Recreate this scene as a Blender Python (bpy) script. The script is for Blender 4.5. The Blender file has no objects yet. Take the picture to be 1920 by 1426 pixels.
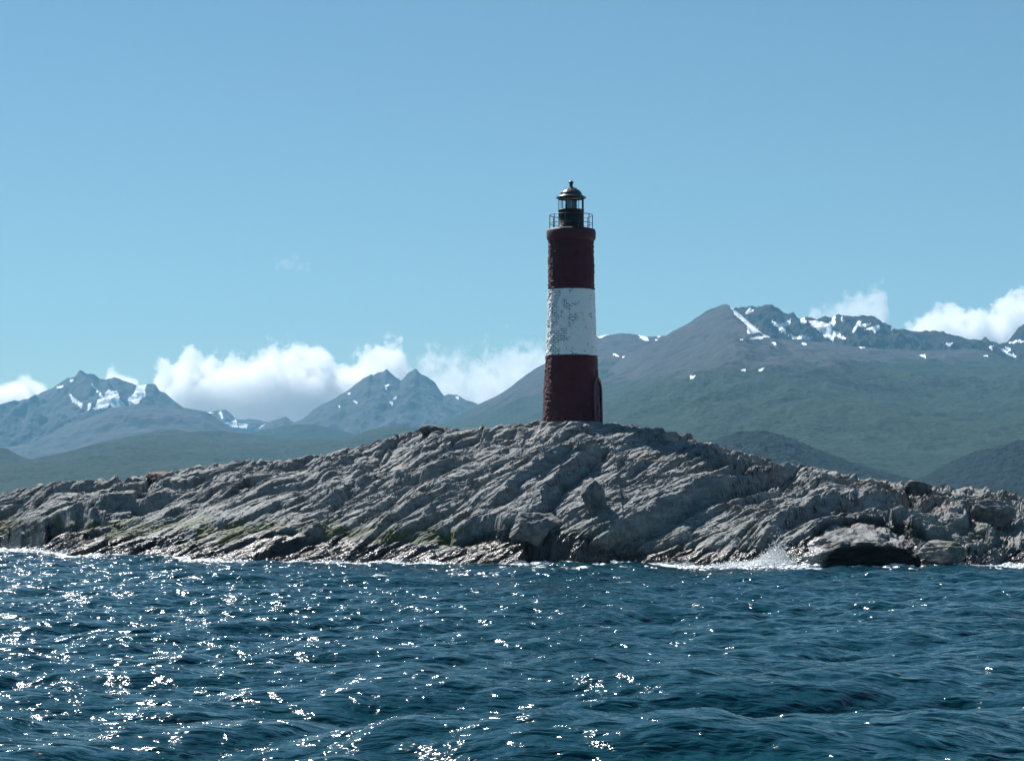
import bpy, bmesh, math, random
import numpy as np
from mathutils import Vector

# ------------------------------------------------------------------ camera, sky, sun, exposure
sc = bpy.context.scene
col = sc.collection
F = 4200.0                       # focal length in photograph pixels (1920 wide)
HORIZON = 943.0
CAM_Z = 2.8
PITCH = math.atan((HORIZON - 713.0) / F)
cam_data = bpy.data.cameras.new("camera")
cam_data.sensor_width = 36.0
cam_data.lens = F / 1920.0 * 36.0
cam_data.clip_start = 0.1
cam_data.clip_end = 120000.0
cam = bpy.data.objects.new("camera", cam_data)
col.objects.link(cam)
cam.location = (0, 0, CAM_Z)
cam.rotation_euler = (math.pi / 2 + PITCH, 0, 0)
sc.camera = cam

SUN_EL, SUN_AZ = math.radians(48.0), math.radians(-36.0)     # azimuth from +Y, negative = left
world = bpy.data.worlds.new("World")
sc.world = world
world.use_nodes = True
wn = world.node_tree
sky = wn.nodes.new("ShaderNodeTexSky")
sky.sky_type = 'NISHITA'
sky.sun_disc = False
sky.sun_elevation = SUN_EL
sky.sun_rotation = SUN_AZ
sky.air_density = 0.95
sky.dust_density = 0.0
sky.ozone_density = 8.0
tint = wn.nodes.new("ShaderNodeMix")
tint.data_type = 'RGBA'
tint.blend_type = 'MULTIPLY'
tint.inputs[0].default_value = 1.0
tint.inputs[7].default_value = (1.11, 1.14, 0.93, 1)
wn.links.new(sky.outputs[0], tint.inputs[6])
wn.links.new(tint.outputs[2], wn.nodes["Background"].inputs[0])
wn.nodes["Background"].inputs[1].default_value = 0.050

sun_data = bpy.data.lights.new("sun", 'SUN')
sun_data.energy = 5.0
sun_data.angle = math.radians(0.5)
sun_data.color = (1.0, 0.97, 0.92)
sun = bpy.data.objects.new("sun", sun_data)
col.objects.link(sun)
SUN_DIR = Vector((math.sin(SUN_AZ) * math.cos(SUN_EL), math.cos(SUN_AZ) * math.cos(SUN_EL), math.sin(SUN_EL)))
sun.rotation_euler = SUN_DIR.to_track_quat('Z', 'Y').to_euler()
sun.location = (0, 0, 200)

sc.view_settings.view_transform = 'Standard'
sc.view_settings.look = 'None'
sc.view_settings.exposure = 0.80
sc.view_settings.gamma = 1.0
sc.view_settings.use_curve_mapping = False
sc.cycles.use_denoising = True
sc.cycles.volume_bounces = 7
sc.cycles.caustics_reflective = False
sc.cycles.caustics_refractive = False
sc.cycles.volume_max_steps = 512
sc.cycles.max_bounces = 12
sc.cycles.transparent_max_bounces = 16
sc.cycles.sample_clamp_indirect = 8.0

rng = np.random.default_rng(7)
random.seed(7)

# ------------------------------------------------------------------ maths helpers
CP, SP = math.cos(PITCH), math.sin(PITCH)

def at(px, py, Y):
    """world point seen at photograph pixel (px, py) at distance Y"""
    u, v = (px - 960.0) / F, (713.0 - py) / F
    s = Y / (CP - v * SP)
    return (u * s, Y, CAM_Z + (SP + v * CP) * s)

def project(x, y, z):
    dz = z - CAM_Z
    f = y * CP + dz * SP
    return 960.0 + F * x / f, 713.0 - F * (dz * CP - y * SP) / f

_P = np.random.default_rng(11).permutation(4096).astype(np.int64)
_G = np.random.default_rng(12).uniform(0, 2 * np.pi, 4096)
_GX, _GY = np.cos(_G).astype(np.float32), np.sin(_G).astype(np.float32)

def _h(ix, iy, seed=0):
    return _P[(_P[(ix + seed * 131) & 4095] + iy) & 4095]

def hash01(ix, iy, seed=0):
    return _h(np.asarray(ix).astype(np.int64), np.asarray(iy).astype(np.int64), seed) / 4096.0

def perlin(x, y, seed=0):
    x, y = np.broadcast_arrays(np.asarray(x, np.float64), np.asarray(y, np.float64))
    ix, iy = np.floor(x).astype(np.int64), np.floor(y).astype(np.int64)
    fx, fy = (x - ix).astype(np.float32), (y - iy).astype(np.float32)
    ux = fx * fx * fx * (fx * (fx * 6 - 15) + 10)
    uy = fy * fy * fy * (fy * (fy * 6 - 15) + 10)
    def g(a, b, dx, dy):
        k = _h(a, b, seed)
        return _GX[k] * dx + _GY[k] * dy
    n00, n10 = g(ix, iy, fx, fy), g(ix + 1, iy, fx - 1, fy)
    n01, n11 = g(ix, iy + 1, fx, fy - 1), g(ix + 1, iy + 1, fx - 1, fy - 1)
    a = n00 + ux * (n10 - n00)
    b = n01 + ux * (n11 - n01)
    return (a + uy * (b - a)) * 1.5

def fbm(x, y, octaves=4, seed=0, gain=0.5):
    r, a = 0.0, 1.0
    for o in range(octaves):
        r = r + a * perlin(x * 2.03 ** o, y * 2.03 ** o, seed + o)
        a *= gain
    return r

def ridged(x, y, octaves=5, seed=0, gain=0.5):
    r, a, w = 0.0, 1.0, 1.0
    for o in range(octaves):
        n = 1.0 - np.abs(perlin(x * 2.03 ** o, y * 2.03 ** o, seed + o))
        n = n * n * w
        r = r + a * n
        w = np.clip(n * 1.6, 0, 1)
        a *= gain
    return r

def worley(x, y, seed=0):
    ix, iy = np.floor(x).astype(np.int64), np.floor(y).astype(np.int64)
    f1 = np.full(x.shape, 9.0); f2 = np.full(x.shape, 9.0); cid = np.zeros(x.shape)
    for dx in (-1, 0, 1):
        for dy in (-1, 0, 1):
            cx, cy = ix + dx, iy + dy
            k = _h(cx, cy, seed)
            px, py = cx + (k % 64) / 64.0, cy + (k // 64) / 64.0
            d = np.hypot(x - px, y - py)
            near = d < f1
            f2 = np.where(near, f1, np.minimum(f2, d))
            cid = np.where(near, _h(cx, cy, seed + 5) / 4096.0, cid)
            f1 = np.where(near, d, f1)
    return f1, f2, cid

def facets(x, y, seed=0):
    """random tilted plates: height of a plate that slopes its own way inside each cell, and the edge distance"""
    ix, iy = np.floor(x).astype(np.int64), np.floor(y).astype(np.int64)
    f1 = np.full(x.shape, 9.0); f2 = np.full(x.shape, 9.0); hh = np.zeros(x.shape)
    for dx in (-1, 0, 1):
        for dy in (-1, 0, 1):
            cx, cy = ix + dx, iy + dy
            k = _h(cx, cy, seed)
            ox, oy = x - cx - (k % 64) / 64.0, y - cy - (k // 64) / 64.0
            d = np.hypot(ox, oy)
            near = d < f1
            f2 = np.where(near, f1, np.minimum(f2, d))
            k2 = _h(cx, cy, seed + 5)
            pl = (k2 / 4096.0 - 0.5) + ox * ((k2 % 61) / 30.0 - 1.0) + oy * ((k2 % 37) / 18.0 - 1.0)
            hh = np.where(near, pl, hh)
            f1 = np.where(near, d, f1)
    return hh, f2 - f1

def smooth(a, b, x):
    t = np.clip((x - a) / (b - a), 0, 1)
    return t * t * (3 - 2 * t)

def in_poly(px, py, poly):
    inside = np.zeros(px.shape, bool)
    n = len(poly)
    for i in range(n):
        x1, y1 = poly[i]; x2, y2 = poly[(i + 1) % n]
        if y1 == y2:
            continue
        c = ((y1 > py) != (y2 > py)) & (px < (x2 - x1) * (py - y1) / (y2 - y1) + x1)
        inside ^= c
    return inside

# ------------------------------------------------------------------ object helpers
def grid_mesh(name, X, Y, Z, attrs=None, closed=False):
    R, C = X.shape
    me = bpy.data.meshes.new(name)
    co = np.empty((R * C, 3), np.float32)
    co[:, 0], co[:, 1], co[:, 2] = X.ravel(), Y.ravel(), Z.ravel()
    idx = np.arange(R * C).reshape(R, C)
    nxt = np.roll(idx, -1, axis=1) if closed else None
    if closed:
        a, b, c, d = idx[:-1], nxt[:-1], nxt[1:], idx[1:]
    else:
        a, b, c, d = idx[:-1, :-1], idx[:-1, 1:], idx[1:, 1:], idx[1:, :-1]
    q = np.stack([a.ravel(), b.ravel(), c.ravel(), d.ravel()], 1).astype(np.int32)
    me.vertices.add(len(co)); me.vertices.foreach_set("co", co.ravel())
    me.loops.add(q.size); me.loops.foreach_set("vertex_index", q.ravel())
    me.polygons.add(len(q))
    me.polygons.foreach_set("loop_start", np.arange(0, q.size, 4, dtype=np.int32))
    me.polygons.foreach_set("loop_total", np.full(len(q), 4, np.int32))
    me.update(calc_edges=True)
    me.polygons.foreach_set("use_smooth", np.ones(len(q), bool))
    for k, v in (attrs or {}).items():
        at_ = me.attributes.new(k, 'FLOAT', 'POINT')
        at_.data.foreach_set("value", np.ascontiguousarray(v, np.float32).ravel())
    return me

def link(name, me, mat=None, parent=None, **props):
    o = bpy.data.objects.new(name, me)
    col.objects.link(o)
    if mat is not None:
        me.materials.append(mat)
    if parent is not None:
        o.parent = parent
    for k, v in props.items():
        o[k] = v
    return o

def empty(name, loc, **props):
    o = bpy.data.objects.new(name, None)
    o.location = loc
    col.objects.link(o)
    for k, v in props.items():
        o[k] = v
    return o

def from_bm(name, bm, mat, parent=None, smooth_=False, **props):
    me = bpy.data.meshes.new(name)
    bm.normal_update()
    bm.to_mesh(me); bm.free()
    if smooth_:
        me.polygons.foreach_set("use_smooth", np.ones(len(me.polygons), bool))
    return link(name, me, mat, parent, **props)

class NT:
    """small node-tree writer"""
    def __init__(self, name):
        self.m = bpy.data.materials.new(name)
        self.m.use_nodes = True
        self.t = self.m.node_tree
        self.bsdf = self.t.nodes["Principled BSDF"]
        self.out = self.t.nodes["Material Output"]
    def n(self, typ, **kw):
        nd = self.t.nodes.new(typ)
        for k, v in kw.items():
            setattr(nd, k, v)
        return nd
    def set(self, sock, v):
        if hasattr(v, "is_linked"):
            self.t.links.new(v, sock)
        else:
            if isinstance(v, tuple) and len(v) == 3 and sock.type == 'RGBA':
                v = (*v, 1)
            sock.default_value = v
    def math(self, op, a, b=0.0, c=0.0, clamp=False):
        nd = self.n("ShaderNodeMath", operation=op, use_clamp=clamp)
        self.set(nd.inputs[0], a); self.set(nd.inputs[1], b); self.set(nd.inputs[2], c)
        return nd.outputs[0]
    def mix(self, f, a, b):
        nd = self.n("ShaderNodeMix", data_type='RGBA')
        self.set(nd.inputs[0], f); self.set(nd.inputs[6], a); self.set(nd.inputs[7], b)
        return nd.outputs[2]
    def noise(self, vec, scale, detail=4, rough=0.55, dist=0.0):
        nd = self.n("ShaderNodeTexNoise")
        if vec is not None:
            self.set(nd.inputs["Vector"], vec)
        nd.inputs["Scale"].default_value = scale
        nd.inputs["Detail"].default_value = detail
        nd.inputs["Roughness"].default_value = rough
        nd.inputs["Distortion"].default_value = dist
        return nd.outputs["Fac"]
    def ramp(self, v, a, b, lo=0.0, hi=1.0):
        nd = self.n("ShaderNodeMapRange", interpolation_type='SMOOTHSTEP')
        self.set(nd.inputs[0], v)
        for i, q in enumerate((a, b, lo, hi)):
            self.set(nd.inputs[i + 1], q)
        return nd.outputs[0]
    def attr(self, name):
        return self.n("ShaderNodeAttribute", attribute_name=name).outputs["Fac"]
    def coord(self, which="Object"):
        return self.n("ShaderNodeTexCoord").outputs[which]
    def mapping(self, vec, scale=(1, 1, 1), rot=(0, 0, 0), loc=(0, 0, 0)):
        nd = self.n("ShaderNodeMapping")
        self.set(nd.inputs[0], vec)
        nd.inputs[1].default_value = loc; nd.inputs[2].default_value = rot; nd.inputs[3].default_value = scale
        return nd.outputs[0]
    def bump(self, h, strength=0.5, dist=0.1, normal=None):
        nd = self.n("ShaderNodeBump")
        self.set(nd.inputs["Strength"], strength)
        self.set(nd.inputs["Distance"], dist)
        self.set(nd.inputs["Height"], h)
        if normal is not None:
            self.set(nd.inputs["Normal"], normal)
        return nd.outputs[0]
    def done(self, color=None, rough=None, normal=None, metal=None, spec=None):
        b = self.bsdf
        if color is not None: self.set(b.inputs["Base Color"], color)
        if rough is not None: self.set(b.inputs["Roughness"], rough)
        if normal is not None: self.set(b.inputs["Normal"], normal)
        if metal is not None: self.set(b.inputs["Metallic"], metal)
        if spec is not None: self.set(b.inputs["Specular IOR Level"], spec)
        return self.m

# ================================================================== ROCK ISLAND
def poly_interp(pts):
    p = np.array(pts, float)
    return lambda x: np.interp(x, p[:, 0], p[:, 1])

WATERLINE = [(0, 1033), (60, 1038), (130, 1045), (300, 1050), (430, 1056), (600, 1058), (850, 1061), (1100, 1064),
             (1400, 1066), (1700, 1069), (1920, 1064)]
SKYLINE = [(-60, 945), (0, 925), (60, 911), (110, 901), (150, 900), (270, 891), (290, 884), (305, 889), (350, 875), (420, 868), (470, 861),
           (520, 863), (600, 851), (640, 843), (700, 829), (750, 812), (800, 803), (815, 802), (870, 803), (950, 796), (1020, 789), (1070, 788),
           (1130, 792), (1180, 796), (1220, 801), (1260, 807), (1300, 817), (1330, 830), (1400, 848), (1440, 858), (1470, 870),
           (1500, 868), (1530, 876), (1600, 890), (1650, 899), (1700, 905), (1740, 907), (1790, 912), (1830, 914), (1870, 917), (1920, 928), (1990, 945)]
wl = []
for px, py in WATERLINE:
    D = F * CAM_Z / (py - HORIZON)
    wl.append(((px - 960) / F * D, D))
wl = [(-52, 146), (-40, 136)] + wl + [(30, 98), (45, 108)]
Yw = poly_interp(wl)
Yr = poly_interp([(-50, 148), (-38, 140), (-29, 137), (-18, 127), (-8, 119), (3, 115.5), (10, 114), (18, 112), (26, 111), (34, 110), (45, 112)])
zr_pts = []
for px, py in SKYLINE:
    x = (px - 960) / F * 118.0
    for _ in range(4):
        x = (px - 960) / F * float(Yr(x))
    zr_pts.append((x, at(px, py, float(Yr(x)))[2]))
zr_pts = [(-50, -1.5), (-42, -0.6)] + [p for p in zr_pts if -41 < p[0] < 33] + [(36, -0.8), (45, -2)]
zr_sm = np.array(zr_pts)
def Zr(x):
    return np.interp(x, zr_sm[:, 0], zr_sm[:, 1])
def Zr_smooth(x):
    return sum(Zr(x + d) for d in (-1.2, -0.8, -0.4, 0, 0.4, 0.8, 1.2)) / 7.0

def base_height(x, y):
    yw, yr = Yw(x), Yr(x)
    zr = Zr_smooth(x)
    t = (y - yw) / (yr - yw)
    tc = np.clip(t, 0, 1)
    ex = 1.12 + 0.5 * np.exp(-((x - 7.0) / 7.0) ** 2)
    front = zr * (1 - (1 - tc) ** ex)
    sl = ex * zr / (yr - yw)
    front = np.where(t < 0, np.maximum(t * (yr - yw) * np.maximum(sl, 0.3), -2.5), front)
    back = zr - ((np.maximum(y - yr, 0)) / 9.0) ** 1.6 * 2.2
    return np.where(t > 1, np.maximum(back, -2.5), front)

def px_to_plan(px, py):
    ys = np.linspace(88, 150, 1500)
    u, v = (px - 960.0) / F, (713.0 - py) / F
    s = ys / (CP - v * SP)
    xs, zs = u * s, CAM_Z + (SP + v * CP) * s
    below = base_height(xs, ys) >= zs
    k = int(np.argmax(below)) if below.any() else int(np.argmin(zs - base_height(xs, ys)))
    return xs[k], ys[k]

# scarps: (photograph polyline read left to right, height, decay length, undercut)
SCARPS = [
    ([(1120, 1042), (1200, 1003), (1270, 967), (1350, 932), (1420, 905), (1480, 884)], 1.25, 4.5, 0.5),
    ([(1440, 1032), (1500, 990), (1560, 967), (1640, 947), (1690, 928)], 0.95, 3.5, 0.3),
    ([(985, 1046), (1010, 990), (1050, 932), (1095, 890), (1120, 868)], 1.1, 3.5, 0.6),
    ([(850, 1003), (900, 1008), (960, 1018), (1030, 1034), (1085, 1046)], 0.9, 2.5, 0.8),
    ([(225, 1043), (286, 1003), (365, 989), (495, 956), (560, 935)], 0.6, 2.5, 0.2),
    ([(130, 1047), (167, 1030), (216, 1010), (250, 994)], 0.5, 1.8, 0.1),
    ([(14, 1020), (86, 1000), (125, 980), (180, 968)], 1.3, 4.0, 0.5),
    ([(182, 962), (230, 948), (275, 938), (318, 927)], 0.9, 3.0, 0.2),
    ([(285, 905), (300, 912), (312, 900)], 0.5, 1.5, 0.2),
    ([(630, 936), (646, 912), (698, 893)], 0.65, 2.0, 0.2),
    ([(695, 912), (734, 893)], 0.5, 1.5, 0.1),
    ([(732, 910), (794, 906), (865, 873)], 0.75, 2.2, 0.2),
    ([(500, 1030), (578, 1003), (610, 986)], 0.8, 2.2, 0.3),
    ([(742, 1012), (786, 995), (870, 955)], 0.8, 2.2, 0.3),
    ([(794, 980), (865, 941)], 0.5, 1.5, 0.1),
    ([(586, 975), (630, 928), (698, 860), (735, 827)], 0.35, 0.9, 0.25),
    ([(1085, 893), (1123, 864)], 0.6, 1.5, 0.3),
    ([(1158, 920), (1208, 882)], 0.55, 1.3, 0.2),
    ([(940, 975), (1000, 935), (1055, 905)], 0.7, 2.0, 0.2),
    ([(1320, 893), (1390, 872), (1450, 862)], 0.7, 2.2, 0.2),
    ([(1516, 1052), (1540, 1014), (1574, 1001), (1642, 996), (1700, 1018), (1716, 1044)], 1.35, 2.6, 1.0),
    ([(1700, 1020), (1740, 1028), (1790, 1030), (1812, 1050)], 0.8, 1.5, 0.6),
    ([(1830, 1040), (1850, 1000), (1870, 965), (1890, 948)], 0.7, 1.8, 0.3),
    ([(380, 905), (450, 890), (500, 868)], 0.5, 1.6, 0.1),
    ([(400, 960), (470, 930), (540, 905), (600, 885)], 0.5, 1.6, 0.1),
    ([(760, 950), (830, 930), (900, 905), (960, 888)], 0.5, 1.6, 0.1),
    ([(1000, 860), (1080, 850), (1130, 835)], 0.35, 1.2, 0.1),
    ([(880, 835), (960, 822), (1010, 810)], 0.35, 1.2, 0.1),
]
for i, s in enumerate(SCARPS):
    big = {0: 0.75, 1: 0.65, 2: 0.8, 3: 0.7, 6: 0.9, 7: 0.8, 9: 0.75, 11: 0.75, 18: 0.8, 19: 0.8, 20: 0.7}.get(i, 0.5)
    SCARPS[i] = ([px_to_plan(*p) for p in s[0]], s[1] * big, s[2] * 1.5, s[3] * 0.9)

TS = np.array([0.77, 0.64]); SS = np.array([0.64, -0.77])

def saw(s, t, lam, A, seed, w=0.16, run=5.0):
    p = s / lam + 0.55 * fbm(t / (lam * 3.2), s / (lam * 3.0), 3, seed)
    k = np.floor(p); f = p - k
    m = perlin(t / (lam * run) + k * 7.713, k * 3.17 + 0.5, seed + 9)
    amp = smooth(-0.45, 0.35, m) * (0.5 + hash01(k, k * 0 + seed, seed))
    wv = w
    prof = np.where(f < 1 - wv, f / (1 - wv), (1 - f) / wv)
    groove = np.exp(-np.minimum(f, 1 - f) * lam / (0.04 + 0.012 * lam)) * (0.5 + 0.09 / A)
    return A * amp * (prof - groove), f, k

def rock_height(x, y):
    b = base_height(x, y)
    # beds strike up to the right across the slope
    al = 0.46 + 0.10 * perlin(x / 14, y / 14, 40)
    s = -(b - 0.38 * x + 0.06 * (y - 105.0)) / 0.50 + 1.1 * fbm(x / 8, y / 8, 2, 44) * al / 0.46
    t = x + 0.42 * b + 0.3 * y
    t01 = np.clip((y - Yw(x)) / (Yr(x) - Yw(x)), -0.5, 2)
    env = np.clip(0.35 + 1.1 * t01, 0.25, 1) * np.where(t01 > 0.8, np.clip(1 - (t01 - 0.8) * 1.1, 0.6, 1), 1)
    h = b.copy()
    # large hand-placed scarps
    rag = 0.30 * fbm(t / 2.4, s / 1.6, 3, 60)
    for pts, A, L, cut in SCARPS:
        P = np.array(pts)
        x0, x1 = P[:, 0].min() - 3 * L, P[:, 0].max() + 2.0
        y0, y1 = P[:, 1].min() - 2.5, P[:, 1].max() + 3 * L
        msk = (x > x0) & (x < x1) & (y > y0) & (y < y1)
        if not msk.any():
            continue
        xm, ym = x[msk], y[msk]
        best = np.full(xm.shape, 1e9); sg = np.zeros(xm.shape); par = np.zeros(xm.shape)
        ln = np.r_[0, np.cumsum(np.hypot(*np.diff(P, axis=0).T))]
        for i in range(len(P) - 1):
            ax, ay = P[i]; dx, dy = P[i + 1] - P[i]
            l2 = dx * dx + dy * dy + 1e-9
            q = ((xm - ax) * dx + (ym - ay) * dy) / l2
            qc = np.clip(q, 0, 1)
            d = np.hypot(xm - ax - qc * dx, ym - ay - qc * dy)
            near = d < best
            best = np.where(near, d, best)
            sg = np.where(near, np.sign(dx * (ym - ay) - dy * (xm - ax)), sg)
            par = np.where(near, ln[i] + q * math.sqrt(l2), par)
        d = best * sg + rag[msk]
        tot = ln[-1]
        tap = smooth(-0.25, 0.12, par / tot) * (1 - smooth(0.8, 1.3, par / tot))
        up = A * np.exp(-np.maximum(d, 0) / L) * smooth(-0.26, 0.06, d)
        dn = -cut * np.exp(np.minimum(d, 0) / 0.6) * (1 - smooth(-0.28, -0.04, d))
        h[msk] += tap * (up + dn)
    # bedding: saw-tooth slabs whose steps face right and toward the water
    a1, f1, k1 = saw(s, t, 3.6, 0.52, 3, 0.06, 2.2)
    a2, f2, k2 = saw(s + 0.20 * fbm(x / 2.5, y / 2.5, 2, 21), t, 1.5, 0.29, 5, 0.07, 2.4)
    a3, f3, k3 = saw(s + 0.10 * fbm(x / 1.3, y / 1.3, 2, 23), t, 0.66, 0.145, 7, 0.10, 2.6)
    a4, f4, k4 = saw(s + 0.05 * fbm(x * 1.2, y * 1.2, 2, 25), t, 0.30, 0.045, 9, 0.18, 3.0)
    mod = 0.4 + 0.85 * smooth(-0.45, 0.45, fbm(x / 5, y / 4, 3, 70))
    h += env * (a1 - 0.4) + mod * env * (a2 - 0.15) + mod * (a3 - 0.08) + mod * (a4 - 0.04)
    # joints across the beds break slabs into angular blocks, each tilted its own way
    pl, ed = facets(t / 2.3 + 0.2 * perlin(x / 2, y / 2, 81), s / 0.8, 83)
    h += env * (0.15 * pl - 0.10 * np.exp(-ed / 0.045)) * (0.25 + 0.75 * smooth(-0.3, 0.3, fbm(x / 3.5, y / 3.5, 2, 85)))
    pl, ed = facets(t / 0.85, s / 0.34, 87)
    h += (0.06 * pl - 0.05 * np.exp(-ed / 0.06)) * env * (0.4 + 0.6 * smooth(-0.3, 0.3, fbm(x / 2.5, y / 2.5, 2, 89)))
    pl, ed = facets(t / 0.36, s / 0.16, 88)
    h += 0.03 * pl
    # right-hand end: blocky, less bedded
    rb = smooth(17, 21, x)
    pl, ed = facets(x / 2.2 + 0.2 * perlin(x, y, 91), y / 1.9 + 0.2 * perlin(x, y, 92), 93)
    h += rb * env * (0.40 * pl - 0.12 * np.exp(-ed / 0.06))
    pl, ed = facets(x / 0.8, y / 0.7, 94)
    h += rb * env * 0.14 * pl
    # loose rubble on the crest
    cr = np.exp(-((t01 - 1.0) / 0.16) ** 2)
    c1, c2, cid = worley(x / 0.55, y / 0.5, 95)
    h += cr * 0.26 * (cid - 0.35) * np.sqrt(np.clip(1 - c1 * 1.2, 0, 1))
    h += 0.035 * fbm(t / 1.6, s / 0.5, 3, 30) + 0.12 * fbm(x / 3.5, y / 3.5, 2, 33)
    return h, b, s, t, t01

nx = 1900
xs = np.linspace(-50, 44, nx)
rows_front = np.linspace(0, 1, 560)
rows_back = np.linspace(0, 1, 90)[1:] ** 1.3
yw_, yr_ = Yw(xs), Yr(xs)
Yf = (yw_ - 3.0)[None, :] + rows_front[:, None] * (yr_ + 1.5 - yw_ + 3.0)[None, :]
Yb = (yr_ + 1.5)[None, :] + rows_back[:, None] * 22.0
Yg = np.vstack([Yf, Yb])
Xg = np.broadcast_to(xs[None, :], Yg.shape).copy()
Hg, Bg, Sg, Tg, T01 = rock_height(Xg, Yg)

# weathering: no face steeper than the rock will stand
for i in range(1, 560):
    Hg[i] = np.minimum(Hg[i], Hg[i - 1] + 6.0 * (Yg[i] - Yg[i - 1]))
dxg = xs[1] - xs[0]
for j in range(1, nx):
    Hg[:, j] = np.minimum(Hg[:, j], Hg[:, j - 1] + 5.0 * dxg)
for j in range(nx - 2, -1, -1):
    Hg[:, j] = np.minimum(Hg[:, j], Hg[:, j + 1] + 5.0 * dxg)

# level pad under the tower
TOWER_X, TOWER_Y = (1071.5 - 960) / F * 115.0, 115.0
TOWER_Z = at(1071, 791, TOWER_Y - 1.2)[2]
dT = np.hypot(Xg - TOWER_X, Yg - TOWER_Y)
pad = 1 - smooth(1.2, 2.3, dT)
Hg = Hg * (1 - pad) + pad * (TOWER_Z - 0.06 + 0.25 * (Hg - Bg))

# match the skyline column by column (smoothly)
for it in range(2):
    pu, pv = project(Xg, Yg, Hg)
    cols = np.linspace(-300, 2200, 501)
    msk = dT > 1.6
    b_ = np.clip(((pu - cols[0]) / 5).astype(int), 0, 500)
    top = np.full(501, 2000.0)
    np.minimum.at(top, b_[msk], pv[msk])
    want = np.interp(cols + 2.5, *np.array(SKYLINE).T)
    err = np.where((cols > -80) & (cols < 1990), top - want, 0)
    err = np.clip(err, -22, 22)
    k = np.ones(9) / 9
    err = np.convolve(np.pad(err, 4, mode='edge'), k, mode='valid')
    dz = np.interp(pu, cols + 2.5, err) * Yg / F
    Hg = Hg + dz * smooth(0.15, 0.85, T01) * (1 - pad)

# steep faces: bedding cuts in and out along the depth, so cliffs read as stacked layers
q_, r_ = Hg - 0.42 * Xg, Xg + 0.42 * Hg
push = 0.10 * fbm(r_ / 1.5, q_ / 0.42, 4, 110) + 0.07 * (hash01(np.floor(q_ / 0.16 + 0.5 * perlin(r_ / 2, q_, 115)), np.floor(r_ / 0.9), 4) - 0.5)
Yg0 = Yg
Yg = Yg + push * (1 - pad) * smooth(-2.0, 0.5, Hg)

# moss zone, guano and brown patches are material kinds; only the dark clefts get painted shade
brown = smooth(0.0, 0.45, fbm(Xg / 3.0, Yg / 3.0, 4, 50) + 0.9 * np.exp(-((Xg - 20) / 5.5) ** 2) * smooth(0.35, 0.8, T01) - 0.35)
pu, pv = project(Xg, Yg, Hg)
cleft_shade = 0.9 * np.exp(-((pu - 985) / 110.0) ** 4) + 1.35 * np.exp(-((pu - 1630) / 105.0) ** 4) + 0.7 * np.exp(-((pu - 90) / 70.0) ** 4) + 0.35 * np.exp(-((pu - 540) / 60) ** 2)  # lifts the near-black zone at clefts and hollow, painting their shade
shore = np.empty(nx)
for j in range(nx):
    a_ = np.nonzero(Hg[:560, j] > 0.05)[0]
    shore[j] = Yg[a_[0], j] if len(a_) else 1e3

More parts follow.
